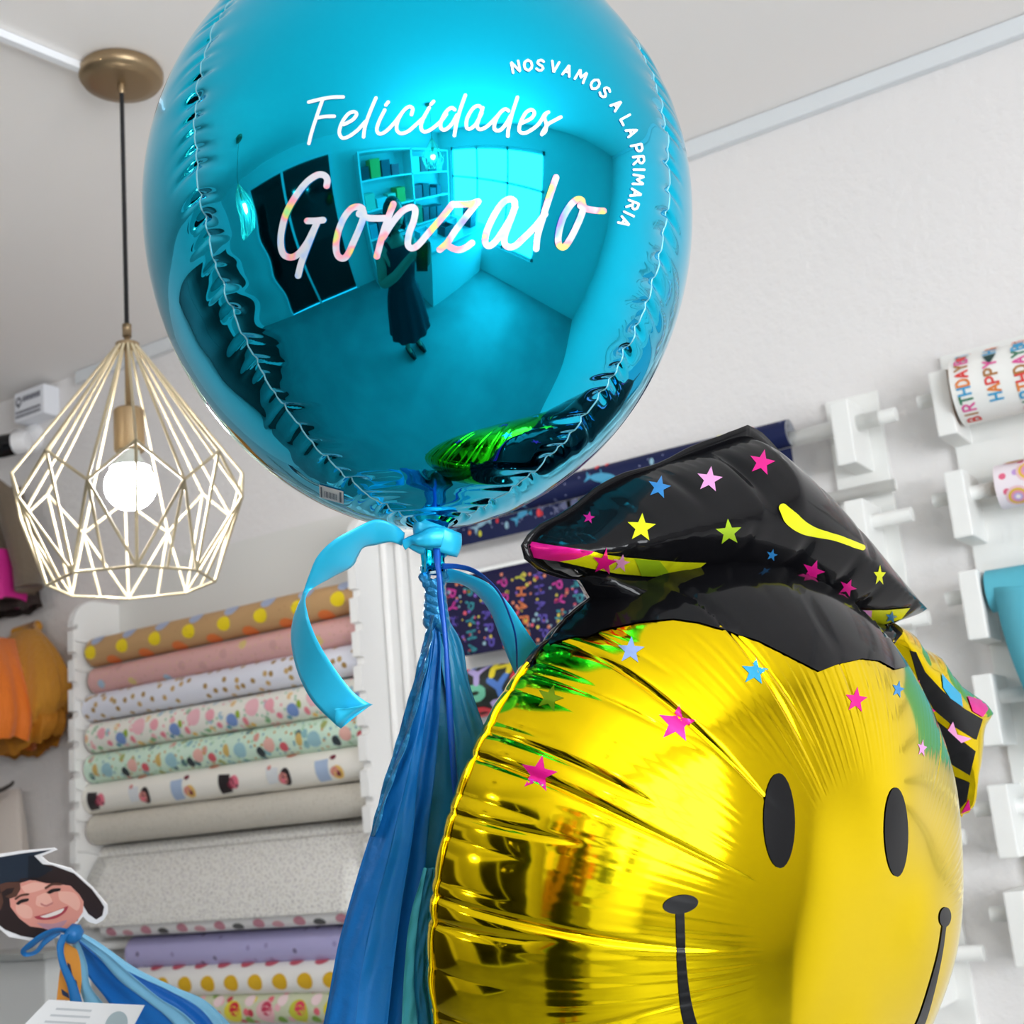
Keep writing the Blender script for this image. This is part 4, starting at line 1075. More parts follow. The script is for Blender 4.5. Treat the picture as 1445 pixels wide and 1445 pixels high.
# ---------------------------------------------------------------- wire cage pendant lamp
brass = mat('champagne_metal', 'a08a6c', 0.38, 0.85); brass_wire = mat('champagne_wire', 'c9bb9c', 0.42, 0.35)
cordm = mat('black_cord', '17171a', 0.7); bulbm = mat('lit_bulb', 'ffffff', 0.4, emit=85.0); bulbf = mat('lit_bulb_bright', 'fffdf8', 0.4, emit=230.0); bulbneck = mat('bulb_neck', 'dfe8ea', .35)
LC = onceil(171, 99); LX, LY = LC[0], LC[1]
def lamp_z(py):                              # height on the lamp axis that shows at image row py
    lo, hi = 0.5, CEIL
    for _ in range(50):
        m = (lo + hi) / 2; y = topix(np.array((LX, LY, m)))[1]
        if y > py: lo = m
        else: hi = m
    return (lo + hi) / 2
def make_lamp(x, y, zoff, label, lit=None):
    root = thing('pendant_lamp', (x, y, CEIL - .001), label, 'lamp', 'wire cage pendant lamps')
    P = lambda r, z, a: np.array((x + r * math.cos(a), y + r * math.sin(a), z + zoff))
    ax0 = np.array((x, y, 0))
    c0 = CEIL - .001
    V, F = lathe((x, y, 0), [(.058, c0), (.0605, c0 - .004), (.0605, c0 - .013), (.056, c0 - .020), (.04, c0 - .0235), (.01, c0 - .024)], 48); MB().add(V, F, brass).build('canopy', root, sharp=50)
    V, F = lathe((x, y, 0), [(.006, c0 - .022), (.006, c0 - .034), (.004, c0 - .038)], 14); MB().add(V, F, brass).build('cord_grip', root, sharp=50)
    zh = lamp_z(487); z0 = lamp_z(462)
    V, F = tube([(x, y, c0 - .03), (x, y, z0 + zoff)], .0032, 10); MB().add(V, F, cordm).build('cord', root)
    ph = math.atan2(-y, -x) + math.radians(3)  # one corner of the cage faces the camera
    zhi, zlo, zbt = lamp_z(668), lamp_z(717), lamp_z(823)
    rh, rhi, rlo, rb = .013, .1525, .1545, .109
    st_ = MB()
    st_.add(*tube([(x, y, z0 + zoff + .004), (x, y, z0 + zoff - .014)], [.0065, .0065], 12), brass); st_.add(*tube([(x, y, z0 + zoff - .008), (x, y, lamp_z(580) + zoff)], .0042, 10), brass)
    st_.build('stem', root)
    hub = MB(); V, F = lathe((x, y, zoff), [(.004, zh + .002), (.0165, zh + .002), (.0165, zh - .003), (.004, zh - .003)], 24); hub.add(V, F, brass); hub.build('hub', root, sharp=40)
    cg = MB(); R = .0021
    A8 = [ph + k * math.pi / 4 for k in range(8)]; H8 = [a + math.pi / 8 for a in A8]
    rod = lambda p, q: cg.add(*tube([p, q], R, 7), brass_wire)
    for k in range(8):
        hi, lo = P(rhi, zhi, A8[k]), P(rlo, zlo, H8[k]); b0, b1 = P(rb, zbt, A8[k]), P(rb, zbt, A8[(k + 1) % 8])
        rod(P(rh, zh, A8[k]), hi); rod(P(rh, zh, H8[k]), lo); rod(hi, lo); rod(lo, P(rhi, zhi, A8[(k + 1) % 8]))
        rod(hi, b0); rod(lo, b0); rod(lo, b1); rod(lo, (b0 + b1) / 2); rod(b0, b1)
    cg.build('cage', root)
    zs0, zs1 = lamp_z(577), lamp_z(637)
    V, F = lathe((x, y, zoff), [(.005, zs0 + .002), (.018, zs0), (.0208, zs0 - .003), (.0208, zs1 + .002), (.0195, zs1)], 32); MB().add(V, F, brass).build('socket', root, sharp=40)
    zb_ = lamp_z(686)
    V, F = lathe((x, y, zoff), [(.0135, zs1 + .002), (.0135, zs1 - .006), (.02, zs1 - .016), (.027, zs1 - .024)], 32); bm_ = MB().add(V, F, bulbneck); bm_.build('bulb_neck', root)
    V, F = lathe((x, y, zoff), [(.0345 * math.sin(t) if t < math.pi - .01 else .0004, zb_ + .033 * math.cos(t)) for t in np.linspace(.75, math.pi, 16)], 32)
    MB().add(V, F, lit or bulbm).build('bulb', root)
    return root
make_lamp(LX, LY, 0, 'champagne wire cage pendant lamp with lit white bulb, hanging left of the round balloon')
# ---------------------------------------------------------------- the shop behind the camera, mirrored in the foil balloons
make_lamp(-1.55, -0.75, 0, 'champagne wire cage pendant lamp nearer the dark doorway, mirrored in the round balloon', bulbf)
make_lamp(0.95, -0.95, 0, 'champagne wire cage pendant lamp near the window, mirrored in the round balloon', bulbf)
wood_w = mat('shelf_white', 'e8eaea', .5)
sx0, sx1, sy = 0.15, 2.30, RY0 + .36
sh_ = thing('shelf_unit', ((sx0 + sx1) / 2, RY0 + .18, 0), 'white shelf unit on the front wall, mirrored in the round balloon', 'shelf')
MB().add(*box((sx0, RY0 + .005, .1), (sx1, RY0 + .025, 2.25)), mat('shelf_back', 'cfd6d8', .6)).build('back_panel', sh_, smooth=False)
for x in (sx0, (sx0 + sx1) / 2, sx1 - .03): MB().add(*box((x, RY0 + .02, 0), (x + .03, sy, 2.25)), wood_w).build('upright', sh_, smooth=False)
levels = [.45, .9, 1.35, 1.8, 2.22]
for z in levels: MB().add(*box((sx0 + .03, RY0 + .026, z), (sx1 - .03, sy, z + .025)), wood_w).build('shelf', sh_, smooth=False)
bcol = ['2b5f7a', 'c9d0d2', '3a3f52', 'd9a441', '7fa6b8', 'b24a5a', 'e6e3dc', '4f7f5a', '20303c', 'e0c8b0']
qb = np.random.default_rng(17)
for li, z in enumerate(levels[:4]):
    for half in (0, 1):
        xa = sx0 + .05 + half * (sx1 - sx0) / 2; k = 0
        while k < 4:
            w = qb.uniform(.14, .22); h = qb.uniform(.14, .32); c = bcol[int(qb.integers(0, 10))]
            o = MB().add(*box((xa, RY0 + .06, z + .026), (xa + w, sy - .03, z + .026 + h), .004), mat('gift_box_' + c, c, .5)).build('gift_box', smooth=False, loc=(xa + w/2, RY0 + .2, z + .026))
            tag(o, 'gift box on the white shelf unit behind the photographer, seen only as a reflection', 'box', 'gift boxes on the shelf unit'); xa += w + .03; k += 1
ct_ = thing('counter', (1.55, -1.15, 0), 'white shop counter beside the window, mirrored in the round balloon', 'counter')
MB().add(*box((.75, -1.7, 0), (2.25, -.85, .92)), wood_w).build('body', ct_, smooth=False)
MB().add(*box((.70, -1.75, .92), (2.28, -.80, .96), .006), mat('counter_top', 'b9c4c8', .3)).build('worktop', ct_, smooth=False)
for i, (x, y, w, d_, h, c) in enumerate(((.95, -1.3, .26, .18, .10, 'b9d3dc'), (1.3, -1.1, .22, .2, .14, '2a4654'), (1.65, -1.35, .3, .2, .12, 'd8dde0'), (1.95, -1.05, .2, .22, .3, '35485a'))):
    cr = thing('crate', (x, y, .961), ['pale blue open crate at the near corner of the counter', 'dark blue open crate in the middle of the counter', 'white open crate on the counter beside the window', 'tall slate open crate on the far end of the counter'][i], 'crate')
    m = mat('crate_' + c, c, .5); t = .012
    MB().add(*box((x - w/2, y - d_/2, .961), (x + w/2, y + d_/2, .961 + t)), m).build('base', cr, smooth=False)
    for lo, hi in (((-w/2, -d_/2), (w/2, -d_/2 + t)), ((-w/2, d_/2 - t), (w/2, d_/2)), ((-w/2, -d_/2 + t), (-w/2 + t, d_/2 - t)), ((w/2 - t, -d_/2 + t), (w/2, d_/2 - t))):
        MB().add(*box((x + lo[0], y + lo[1], .961 + t), (x + hi[0], y + hi[1], .961 + h)), m).build('side', cr, smooth=False)
wd = thing('wardrobe', (-3.35, -.6, 0), 'dark wardrobe against the left wall, mirrored at the left seam of the round balloon', 'wardrobe')
dk = mat('dark_wood', '2a2523', .35)
MB().add(*box((RX0 + .01, -1.5, 0), (-3.62, .55, 2.2), .006), dk).build('body', wd, smooth=False)
for y in (-1.48, -.80, -.12): MB().add(*box((-3.618, y, .06), (-3.60, y + .64, 2.16), .003), dk).build('door', wd, smooth=False)
# photographer, standing behind the camera with the phone held up
skinm = mat('skin', 'c98f78', .5); dress = bump(mat('dark_dress', '14202c', .8), 90, .4, .003, 4); hairm = mat('dark_hair', '1c1412', .5); shoem = mat('shoe', '1a1a1c', .4); sleeve = mat('grey_sleeve', '6c7c86', .8)
px_, py_ = 0.02, -0.42
person = thing('person', (px_, py_, 0), 'person in a dark sleeveless dress holding up a phone, mirrored in the round balloon', 'person')
def skin(name, parent, nodes, edges, m, levels=2, root=0):
    base = origin_of(parent)
    me = bpy.data.meshes.new(name); me.from_pydata([tuple(np.array(n[:3]) - base) for n in nodes], edges, [])
    me.materials.append(m); o = bpy.data.objects.new(name, me); COL.objects.link(o); o.parent = parent
    md = o.modifiers.new('skin', 'SKIN'); md.use_smooth_shade = True
    for i, n in enumerate(nodes):
        r = n[3]; r = r if hasattr(r, '__len__') else (r, r)
        me.skin_vertices[0].data[i].radius = r
    me.skin_vertices[0].data[root].use_root = True
    sb = o.modifiers.new('smooth', 'SUBSURF'); sb.levels = levels; sb.render_levels = levels
    return o
P_ = lambda x, y, z: (px_ + x, py_ + y, z)
N = [P_(0, 0, .92) + ((.15, .105),), P_(0, 0, 1.05) + ((.125, .09),), P_(0, .005, 1.22) + ((.135, .10),), P_(0, 0, 1.36) + ((.13, .085),), P_(0, 0, 1.43) + (.055,), P_(0, .02, 1.50) + (.052,)]
E_ = [(0, 1), (1, 2), (2, 3), (3, 4), (4, 5)]
for s in (-1, 1):
    k = len(N)
    N += [P_(s * .155, -.005, 1.37) + (.052,), P_(s * .215, .06, 1.15) + (.043,), P_(s * .15, .24, 1.30) + (.035,), P_(s * .075, .355, 1.445) + (.026,), P_(s * .06, .385, 1.475) + ((.030, .018),)]
    E_ += [(3, k), (k, k+1), (k+1, k+2), (k+2, k+3), (k+3, k+4)]
    h = k + 4
    for f in range(4):                         # fingers wrapped behind the phone
        z = 1.515 - f * .017; n0 = len(N)
        N += [P_(s * .055, .392, z) + (.0085,), P_(s * .047, .372 + .002*f, z + .004) + (.008,), P_(s * .022, .368, z + .004) + (.007,)]
        E_ += [(h, n0), (n0, n0+1), (n0+1, n0+2)]
    n0 = len(N); N += [P_(s * .045, .376, 1.462) + (.010,), P_(s * .032, .366, 1.485) + (.009,), P_(s * .022, .364, 1.50) + (.008,)]; E_ += [(h, n0), (n0, n0+1), (n0+1, n0+2)]
    k = len(N)
    N += [P_(s * .085, 0, .84) + (.088,), P_(s * .088, .012, .48) + (.055,), P_(s * .09, -.005, .28) + (.048,), P_(s * .09, -.012, .09) + (.032,), P_(s * .092, .10, .032) + ((.036, .026),)]
    E_ += [(0, k), (k, k+1), (k+1, k+2), (k+2, k+3), (k+3, k+4)]
skin('body', person, N, E_, skinm)
# head with face
hc = np.array(P_(0, .03, 1.615)); V = []; nu, nv = 40, 48
for i in range(nu):
    a = math.pi * i / (nu - 1)
    for j in range(nv):
        b = 2 * math.pi * j / nv; x, y, z = math.sin(a) * math.cos(b), math.sin(a) * math.sin(b), math.cos(a)
        X, Y_, Z_ = x * .073, y * .092, z * .112
        if z < 0: X *= 1 - .28 * z * z; Y_ *= 1 - .12 * z * z
        if y > 0: Y_ += .020 * math.exp(-(x / .14) ** 2 - ((z + .12) / .13) ** 2) - .008 * (math.exp(-((x - .36) / .16) ** 2 - ((z - .08) / .12) ** 2) + math.exp(-((x + .36) / .16) ** 2 - ((z - .08) / .12) ** 2)) + .006 * math.exp(-(x / .3) ** 2 - ((z + .48) / .08) ** 2)
        V.append(hc + np.array((X, Y_, Z_)))
MB().add(V, grid_faces(nu, nv, False, True), skinm).build('head', person)
for s in (-1, 1):
    V, F = lathe(hc + np.array((s * .028, .078, .008)), [(.001, -.009), (.009, -.005), (.011, 0), (.009, .005), (.001, .009)], 14, (1, 0, 0)); MB().add(V, F, mat('eye_dark', '20140f', .2)).build('eye', person)
    V, F = lathe(hc + np.array((s * .074, 0, .0)), [(.001, -.008), (.016, -.005), (.02, 0), (.016, .005), (.001, .008)], 14, (1, .2, 0)); MB().add([np.array(v) * 1 for v in V], F, skinm).build('ear', person)
V, F = tube([hc + np.array((x, .094 - 3 * x * x, -.054 + 2 * x * x)) for x in np.linspace(-.024, .024, 9)], [.002, .004, .005, .0055, .005, .0055, .005, .004, .002], 8); MB().add(V, F, mat('lips', 'a8564e', .5)).build('mouth', person)
V = []
for i in range(30):
    t = i / 29
    for j in range(49):
        b = math.radians(150 + 240 * j / 48) if t > .32 else 2 * math.pi * j / 48
        a = t * 2.0; R = 1.12 + .03 * math.sin(9 * b)
        if t > .32: b = math.radians(150 - 60 * max(0, 1 - (t - .32) * 6) + (240 + 120 * max(0, 1 - (t - .32) * 6)) * j / 48)
        z = math.cos(min(a, 1.6)) * .118 - max(0, a - 1.6) * .32
        r = math.sin(min(a, 1.57))
        V.append(hc + np.array((r * math.cos(b) * .073 * R, r * math.sin(b) * .088 * R - .008, z)))
MB().add(V, grid_faces(30, 49), hairm).build('hair', person)
# dress
V = []
prof_ = [(1.40, .118, .078), (1.36, .150, .100), (1.22, .152, .116), (1.06, .138, .104), (.95, .172, .128), (.80, .205, .155), (.60, .235, .18), (.44, .262, .205)]
pz = spline([(i, p[0], p[1]) for i, p in enumerate(prof_)], 40); py2 = np.interp(np.linspace(0, 7, 40), range(8), [p[2] for p in prof_])
for i in range(40):
    t = i / 39
    for j in range(80):
        b = 2 * math.pi * j / 80; k = 1 + .05 * t ** 2 * math.sin(11 * b + .5)
        V.append(np.array(P_(pz[i][2] * 1.04 * math.cos(b) * k, py2[i] * math.sin(b) * k, pz[i][1])))
MB().add(V, grid_faces(40, 80, False, True), dress).build('dress', person)
for s in (-1, 1):
    V, F = tube([np.array(P_(s * .09, .06, 1.39)), np.array(P_(s * .10, .01, 1.425)), np.array(P_(s * .09, -.06, 1.39))], [.016, .018, .016], 10); MB().add(V, F, dress).build('strap', person)
    V, F = tube([np.array(P_(s * .09, -.06, .045)), np.array(P_(s * .09, 0, .05)), np.array(P_(s * .092, .09, .036)), np.array(P_(s * .093, .155, .024))], [.03, .044, .042, .024], 14); MB().add(V, F, shoem).build('shoe', person)
fw = ROT @ np.array((0, 0, -1.)); pr = ROT @ np.array((1., 0, 0)); pu = ROT @ np.array((0, 1., 0))
ph_ = thing('phone', CAM - fw * .02, 'phone held up in both hands by the person in the dark dress', 'phone')
def phbox(w, h, d0, d1, cx=0, cy=0):
    return prism([(-w, -h), (w, -h), (w, h), (-w, h)], lambda p: CAM + pr * (p[0] + cx) + pu * (p[1] + cy) - fw * d0, lambda p: CAM + pr * (p[0] + cx) + pu * (p[1] + cy) - fw * d1)
V, F = phbox(.036, .076, .012, .020, 0, -.045); MB().add(V, F, mat('phone_case', '16181c', .25)).build('case', ph_, smooth=False)
V, F = phbox(.033, .072, .0202, .0206, 0, -.045); MB().add(V, F, mat('phone_screen', '30343a', .1)).build('screen', ph_, smooth=False)
# ---------------------------------------------------------------- sign box and camera on the wall, top left
def wbox(px0, py0, px1, py1, depth):
    a = onwall(px0, py0, depth); b = onwall(px1, py1, depth); return a, b
sgm = mat('sign_white', 'eef0f6', .5); sgi = mat('sign_ink', '4a4a5c', .6)
pa, pb = onwall(20, 592, .045), onwall(62, 552, .045)
zs_t, zs_b = onwall(60, 541, .045)[2], onwall(60, 583, .045)[2]
sign = thing('alarm_box', ((pa[0] + pb[0]) / 2, WALL_Y, zs_b), 'white alarm box with small printed label, high at the wall edge behind the lamp', 'sign')
MB().add(*box((pa[0], WALL_Y - .045, zs_b), (pb[0], WALL_Y, zs_t), .003), sgm).build('housing', sign, smooth=False)
lb = MB(); sw = pb[0] - pa[0]; sh_ = zs_t - zs_b
def sp(u, v): return np.array((pa[0] + sw * u, WALL_Y - .0458, zs_b + sh_ * v))
def quad(u0, v0, u1, v1): lb.add([sp(u0, v0), sp(u1, v0), sp(u1, v1), sp(u0, v1)], [(0, 1, 2, 3)], sgi)
for t in np.linspace(0, 2*math.pi, 12, endpoint=False):
    t2 = t + math.pi / 6 * 1.05; c = np.array((.16, .66)); f = lambda r, a: sp(c[0] + r * .62 * math.cos(a), c[1] + r * 1.0 * math.sin(a))
    lb.add([f(.09, t), f(.16, t), f(.16, t2), f(.09, t2)], [(0, 1, 2, 3)], sgi)
lb.add([sp(.10, .58), sp(.22, .58), sp(.16, .42)], [(0, 2, 1)], sgi)
for i in range(7): quad(.30 + .085 * i, .62, .36 + .085 * i, .80)
for r in range(2):
    for i in range(11): quad(.06 + .076 * i, .12 + .14 * r, .12 + .076 * i, .20 + .14 * r)
lb.build('label', sign, smooth=False)
camw = mat('camera_white', 'f0f0f2', .4); camb = mat('camera_black', '0a0b10', .12)
cp = onwall(49, 619, .0); cb = onwall(12, 622, .12)
sc_ = thing('security_camera', cp, 'small black and white security camera on the wall under the alarm box', 'camera')
V, F = lathe(cp, [(.034, 0), (.034, .01), (.030, .016), (.012, .02)], 28, (0, -1, 0)); MB().add(V, F, camw).build('mount', sc_, sharp=50)
V, F = tube([cp + np.array((0, -.01, 0)), cp + np.array((-.004, -.05, .0)), onwall(30, 624, .085)], [.014, .015, .016], 16); MB().add(V, F, camw).build('arm', sc_)
hd = onwall(22, 626, .085); dr = _n(np.array((-.92, -.38, -.06)))
V, F = lathe(hd, [(.012, -.034), (.022, -.032), (.026, -.02), (.026, .0)], 28, dr); MB().add(V, F, camw).build('body', sc_, sharp=50)
V, F = lathe(hd, [(.010, -.012), (.022, -.010), (.0255, .0), (.027, .03), (.026, .060), (.020, .068), (.004, .07)], 28, dr); MB().add(V, F, camb).build('front_shell', sc_)
# ---------------------------------------------------------------- costumes hanging at the left
def cloth_ruffle(name, parent, top, bot, m, nf, amp, rows=30, cols=150, seed=0, depth0=.02, depth1=.05, hem=.004, puff=0.0):
    # gathered cloth: half-round fall of folds from a narrow waist (xl, xr, z) to a wide hem
    q = np.random.default_rng(seed); p1, p2 = q.uniform(0, 6, 2); V = []
    for i in range(rows):
        t = i / (rows - 1); e = (1 - (1 - t) ** 2.2) if puff else t ** .75
        e = e - puff * max(0, t - .72) ** 2 * 4
        xl = top[0] + (bot[0] - top[0]) * e; xr = top[1] + (bot[1] - top[1]) * e; z = top[2] + (bot[2] - top[2]) * t
        for j in range(cols):
            a = 2 * math.pi * j / cols; c = math.cos(a); s = math.sin(a)
            k = 1 + amp * (.2 + t) * (math.sin(nf * a + p1 + .8 * t) + .5 * math.sin(nf * 1.7 * a + p2))
            dp = depth0 + (depth1 - depth0) * e
            zz = z + (hem * math.sin(nf * .6 * a + p2) + hem * .6 * math.sin(nf * 1.3 * a)) * t * t + puff * .12 * t * c * c * (bot[1] - bot[0])
            V.append(((xl + xr) / 2 + (xr - xl) / 2 * c * k, WALL_Y - .012 - dp + dp * s * k * .95, zz))
    return MB().add(V, grid_faces(rows, cols, False, True), m).build(name, parent)
tulle_gold = bump(mat('gold_tulle', 'c98a1c', .65, sheen=.3), 160, .8, .004, 6, stretch=(1, 1, .15)); tulle_or = bump(mat('orange_tulle', 'f07a12', .6, sheen=.3), 160, .8, .004, 6, stretch=(1, 1, .15))
W_ = lambda x, y: onwall(x, y, .06)
wl, wr = W_(6, 890), W_(38, 890); hl, hr = W_(-60, 1060), W_(104, 1020)
g = thing('tutu_skirt', ((wl[0]+wr[0])/2, WALL_Y, hl[2]), 'golden yellow tulle skirt hanging on the wall beside the rack', 'skirt')
cloth_ruffle('outer_layer', g, (wl[0], wr[0], W_(20, 890)[2]), (hl[0], hr[0], W_(40, 1035)[2]), tulle_gold, 15, .028, seed=3, depth1=.055, puff=.8)
cloth_ruffle('under_layer', g, (wl[0]-.01, wr[0]+.01, W_(20, 950)[2]), (hl[0]+.02, hr[0] - .03, W_(20, 1068)[2]), bump(mat('dark_gold_tulle', 'b8760f', .7), 160, .8, .004, 6), 17, .03, seed=4, depth1=.05, puff=.8)
V, F = tube([(wl[0], WALL_Y - .03, W_(20, 889)[2]), (wr[0], WALL_Y - .03, W_(20, 886)[2])], .013, 14); MB().add(V, F, tulle_gold).build('waistband', g)
wl, wr = onwall(-40, 905, .13), onwall(-12, 905, .13); hl, hr = onwall(-80, 1050, .13), onwall(33, 1040, .13)
g = thing('tutu_skirt', ((wl[0]+wr[0])/2, WALL_Y, hl[2]), 'bright orange tulle skirt at the left edge, in front of the golden skirt', 'skirt')
cloth_ruffle('outer_layer', g, (wl[0], wr[0], wl[2]), (hl[0], hr[0], onwall(10, 1055, .13)[2]), tulle_or, 13, .03, puff=.5, seed=6, depth0=.11, depth1=.135)
# jacket
jb = bump(mat('brown_cloth', '6d5f4f', .85, sheen=.2), 120, .6, .003, 5)
jl, jr = W_(-50, 700), W_(28, 700)
j = thing('jacket', ((jl[0]+jr[0])/2, WALL_Y, W_(0, 862)[2]), 'brown costume jacket hanging at the upper left edge', 'jacket')
cloth_ruffle('body', j, (W_(-45, 700)[0], W_(18, 690)[0], W_(0, 690)[2]), (W_(-70, 860)[0], W_(44, 850)[0], W_(20, 850)[2]), jb, 4, .05, seed=9, depth0=.025, depth1=.04, hem=.004)
sl = [W_(8, 688), W_(28, 712), W_(44, 760), W_(54, 800), W_(58, 832)]
V, F = tube([p + np.array((0, -.03, 0)) for p in sl], [.02, .034, .036, .034, .032], 18)
V = [np.array(v) + .004 * np.array((math.sin(90 * v[2]), 0, 0)) for v in map(np.array, V)]
MB().add(V, F, jb).build('sleeve', j)
V, F = tube([W_(-20, 700), W_(4, 676), W_(10, 690)], [.012, .013, .008], 10); MB().add([np.array(v) + np.array((0, -.03, 0)) for v in V], F, jb).build('collar', j)
g = thing('underskirt', (W_(5, 850)[0], WALL_Y, W_(5, 868)[2]), 'dark ruffled skirt below the brown jacket', 'skirt')
cloth_ruffle('skirt', g, (W_(-60, 800)[0], W_(38, 800)[0], W_(10, 825)[2]), (W_(-70, 850)[0], W_(50, 850)[0], W_(15, 864)[2]), bump(mat('dark_cloth', '3a302c', .8), 120, .8, .004, 5), 9, .06, seed=12, depth0=.02, depth1=.04)
mgt = bump(mat('magenta_cloth', 'd0268c', .6), 120, .6, .003, 5)
g = thing('sash', (W_(0, 800)[0], WALL_Y, W_(0, 850)[2]), 'magenta cloth showing beside the brown jacket at the left edge', 'cloth')
cloth_ruffle('drape', g, (onwall(-30, 782, .12)[0], onwall(3, 782, .12)[0], onwall(0, 775, .12)[2]), (onwall(-40, 850, .12)[0], onwall(10, 850, .12)[0], onwall(3, 846, .12)[2]), mgt, 4, .06, seed=14, depth0=.10, depth1=.115)
wh = bump(mat('cream_cloth', 'd8cdc4', .8, sheen=.2), 120, .5, .003, 5)
g = thing('dress', (W_(5, 1150)[0], WALL_Y, W_(5, 1230)[2]), 'cream costume dress on a dark hanger, low at the left edge', 'dress')
cloth_ruffle('body', g, (W_(-30, 1118)[0], W_(12, 1118)[0], W_(0, 1115)[2]), (W_(-60, 1300)[0], W_(42, 1300)[0], W_(10, 1300)[2]), wh, 6, .05, seed=16, depth0=.02, depth1=.05)
V, F = tube([W_(-10, 1128), W_(8, 1118), W_(22, 1113), W_(32, 1107), W_(35, 1103)], [.006, .006, .005, .004, .003], 10); MB().add([np.array(v) + np.array((0, -.03, 0)) for v in V], F, mat('hanger_dark', '4a4440', .5)).build('hanger', g)
# grey cabinet at the lower left
cx0, cx1 = onwall(-200, 1400, .30)[0], onwall(62, 1400, .42)[0]
ct = onwall(20, 1346, .42)[2]
cabm = mat('cabinet_grey', 'd3d5d5', .5)
cb_ = thing('cabinet', ((cx0 + cx1) / 2, WALL_Y - .35, 0), 'pale grey cabinet with a dark top edge, lower left behind the photo cutout', 'cabinet')
MB().add(*box((cx0, WALL_Y - .40, 0), (cx1 - .02, WALL_Y - .30, ct - .012), .004), cabm).build('body', cb_, smooth=False)
MB().add(*box((cx0 - .01, WALL_Y - .42, ct - .012), (cx1, WALL_Y - .29, ct), .002), mat('cabinet_top', '9a9d9c', .5)).build('top', cb_, smooth=False)
# ---------------------------------------------------------------- photo cutout with its tissue tassel
DC = 1.42
photo = thing('photo_cutout', at(70, 1320, DC), 'printed head cutout of a smiling child wearing a graduation cap, lower left', 'photo prop')
fz = -(ROT @ np.array((0, 0, -1.)))
def card(mb, poly, m, k, spacing=9):
    V2, F2, nb = fill2d(poly, spacing)
    V = [at(v[0], v[1], DC) + fz * .00025 * k for v in V2]
    F = []
    for f in F2:
        a, b, c = (np.array(V2[i][:2]) for i in f); cr = (b[0]-a[0])*(c[1]-a[1]) - (b[1]-a[1])*(c[0]-a[0])
        F.append(f if cr < 0 else (f[0], f[2], f[1]))
    mb.add(V, F, m)
    return V, F, nb
def sm(P, n=60):
    P = np.array(list(P) + [P[0]], float); return [tuple(p) for p in spline(P, n)[:-1]]
Kc = 360 / 1445
def zc(P): return [(x * Kc, 1160 + y * Kc) for x, y in P]
outl = zc([(-160,250),(-60,190),(120,165),(300,148),(322,158),(230,195),(270,230),(400,265),(520,370),(570,430),(605,470),(608,520),(580,560),(545,578),(500,565),(470,535),(430,585),(400,625),(330,660),(250,655),(225,685),(130,665),(50,650),(-20,590),(-120,540),(-160,400)])
white_card = mat('card_white', 'f2f1f4', .45)
mb = MB(); V, F, nb = card(mb, outl, white_card, 0); 
k = len(V); back = [v - fz * .003 for v in V]; 
mb.add(back, [tuple(reversed(f)) for f in F], white_card); mb.add(list(V[:nb]) + list(back[:nb]), [((i + 1) % nb, i, nb + i, nb + (i + 1) % nb) for i in range(nb)], white_card)
mb.build('card', photo, smooth=False)
hairc = mat('print_hair', '2b1d1e', .45); skinc = mat('print_skin', 'e39a8c', .45); skl = mat('print_skin_light', 'efb5a6', .45); skd = mat('print_skin_shadow_tone', 'c97f7c', .45); capc = mat('print_cap', '1e2a3a', .45); capd = mat('print_cap_dark', '131a26', .45)
lipc = mat('print_lips', 'b2404e', .45); toothc = mat('print_teeth', 'efe4de', .45); eyec = mat('print_eye', '1c1416', .45); lilc = mat('print_lilac', 'c493a0', .45); hair2 = mat('print_hair_light', '5a3a30', .45)
mb = MB()
card(mb, zc([(-150,420),(-40,300),(160,230),(300,245),(420,290),(520,380),(565,440),(590,480),(580,530),(545,552),(500,520),(470,470),(440,560),(330,600),(245,640),(215,660),(120,645),(30,610),(-60,540),(-140,500)]), hairc, 1)
card(mb, zc([(10,400),(20,450),(5,500),(-40,480),(-60,420)]), hair2, 2)
mb.build('hair', photo, smooth=False)
mb = MB()
fpoly = zc([(100,350),(180,325),(260,345),(330,350),(400,360),(450,410),(475,450),(470,510),(435,560),(395,600),(320,615),(240,600),(170,590),(110,545),(60,480),(55,430),(90,400)])
card(mb, fpoly, skinc, 2)
card(mb, sm(zc([(210,420),(265,400),(295,440),(290,470),(240,480),(205,465)])), skl, 3, 5)
card(mb, sm(zc([(330,390),(420,400),(455,450),(440,500),(390,470),(340,440)])), skl, 3, 5)
card(mb, sm(zc([(90,470),(140,465),(180,490),(180,540),(130,540),(95,505)])), skl, 3, 5)
card(mb, sm(zc([(120,365),(200,340),(280,360),(230,385),(150,400)])), skl, 3, 5)
card(mb, sm(zc([(210,570),(300,575),(380,555),(330,608),(260,605)])), lilc, 3, 5)
card(mb, sm(zc([(232,455),(262,468),(300,452),(300,462),(264,478),(234,468)]), 30), skd, 4, 4)
card(mb, zc([(0,352),(40,340),(115,338),(118,380),(95,420),(60,432),(30,420),(70,400),(85,370),(40,375),(5,400)]), hair2, 4)
card(mb, zc([(100,345),(160,322),(240,335),(320,350),(280,330),(220,312),(120,318)]), hairc, 4, 6)
mb.build('face', photo, smooth=False)
mb = MB(); card(mb, sm(zc([(195,535),(250,520),(320,500),(370,480),(388,476),(370,510),(320,542),(260,552),(215,548)])), lipc, 5, 5)
card(mb, sm(zc([(228,532),(280,516),(340,494),(366,487),(350,510),(310,528),(260,540)])), toothc, 6, 4); mb.build('mouth', photo, smooth=False)
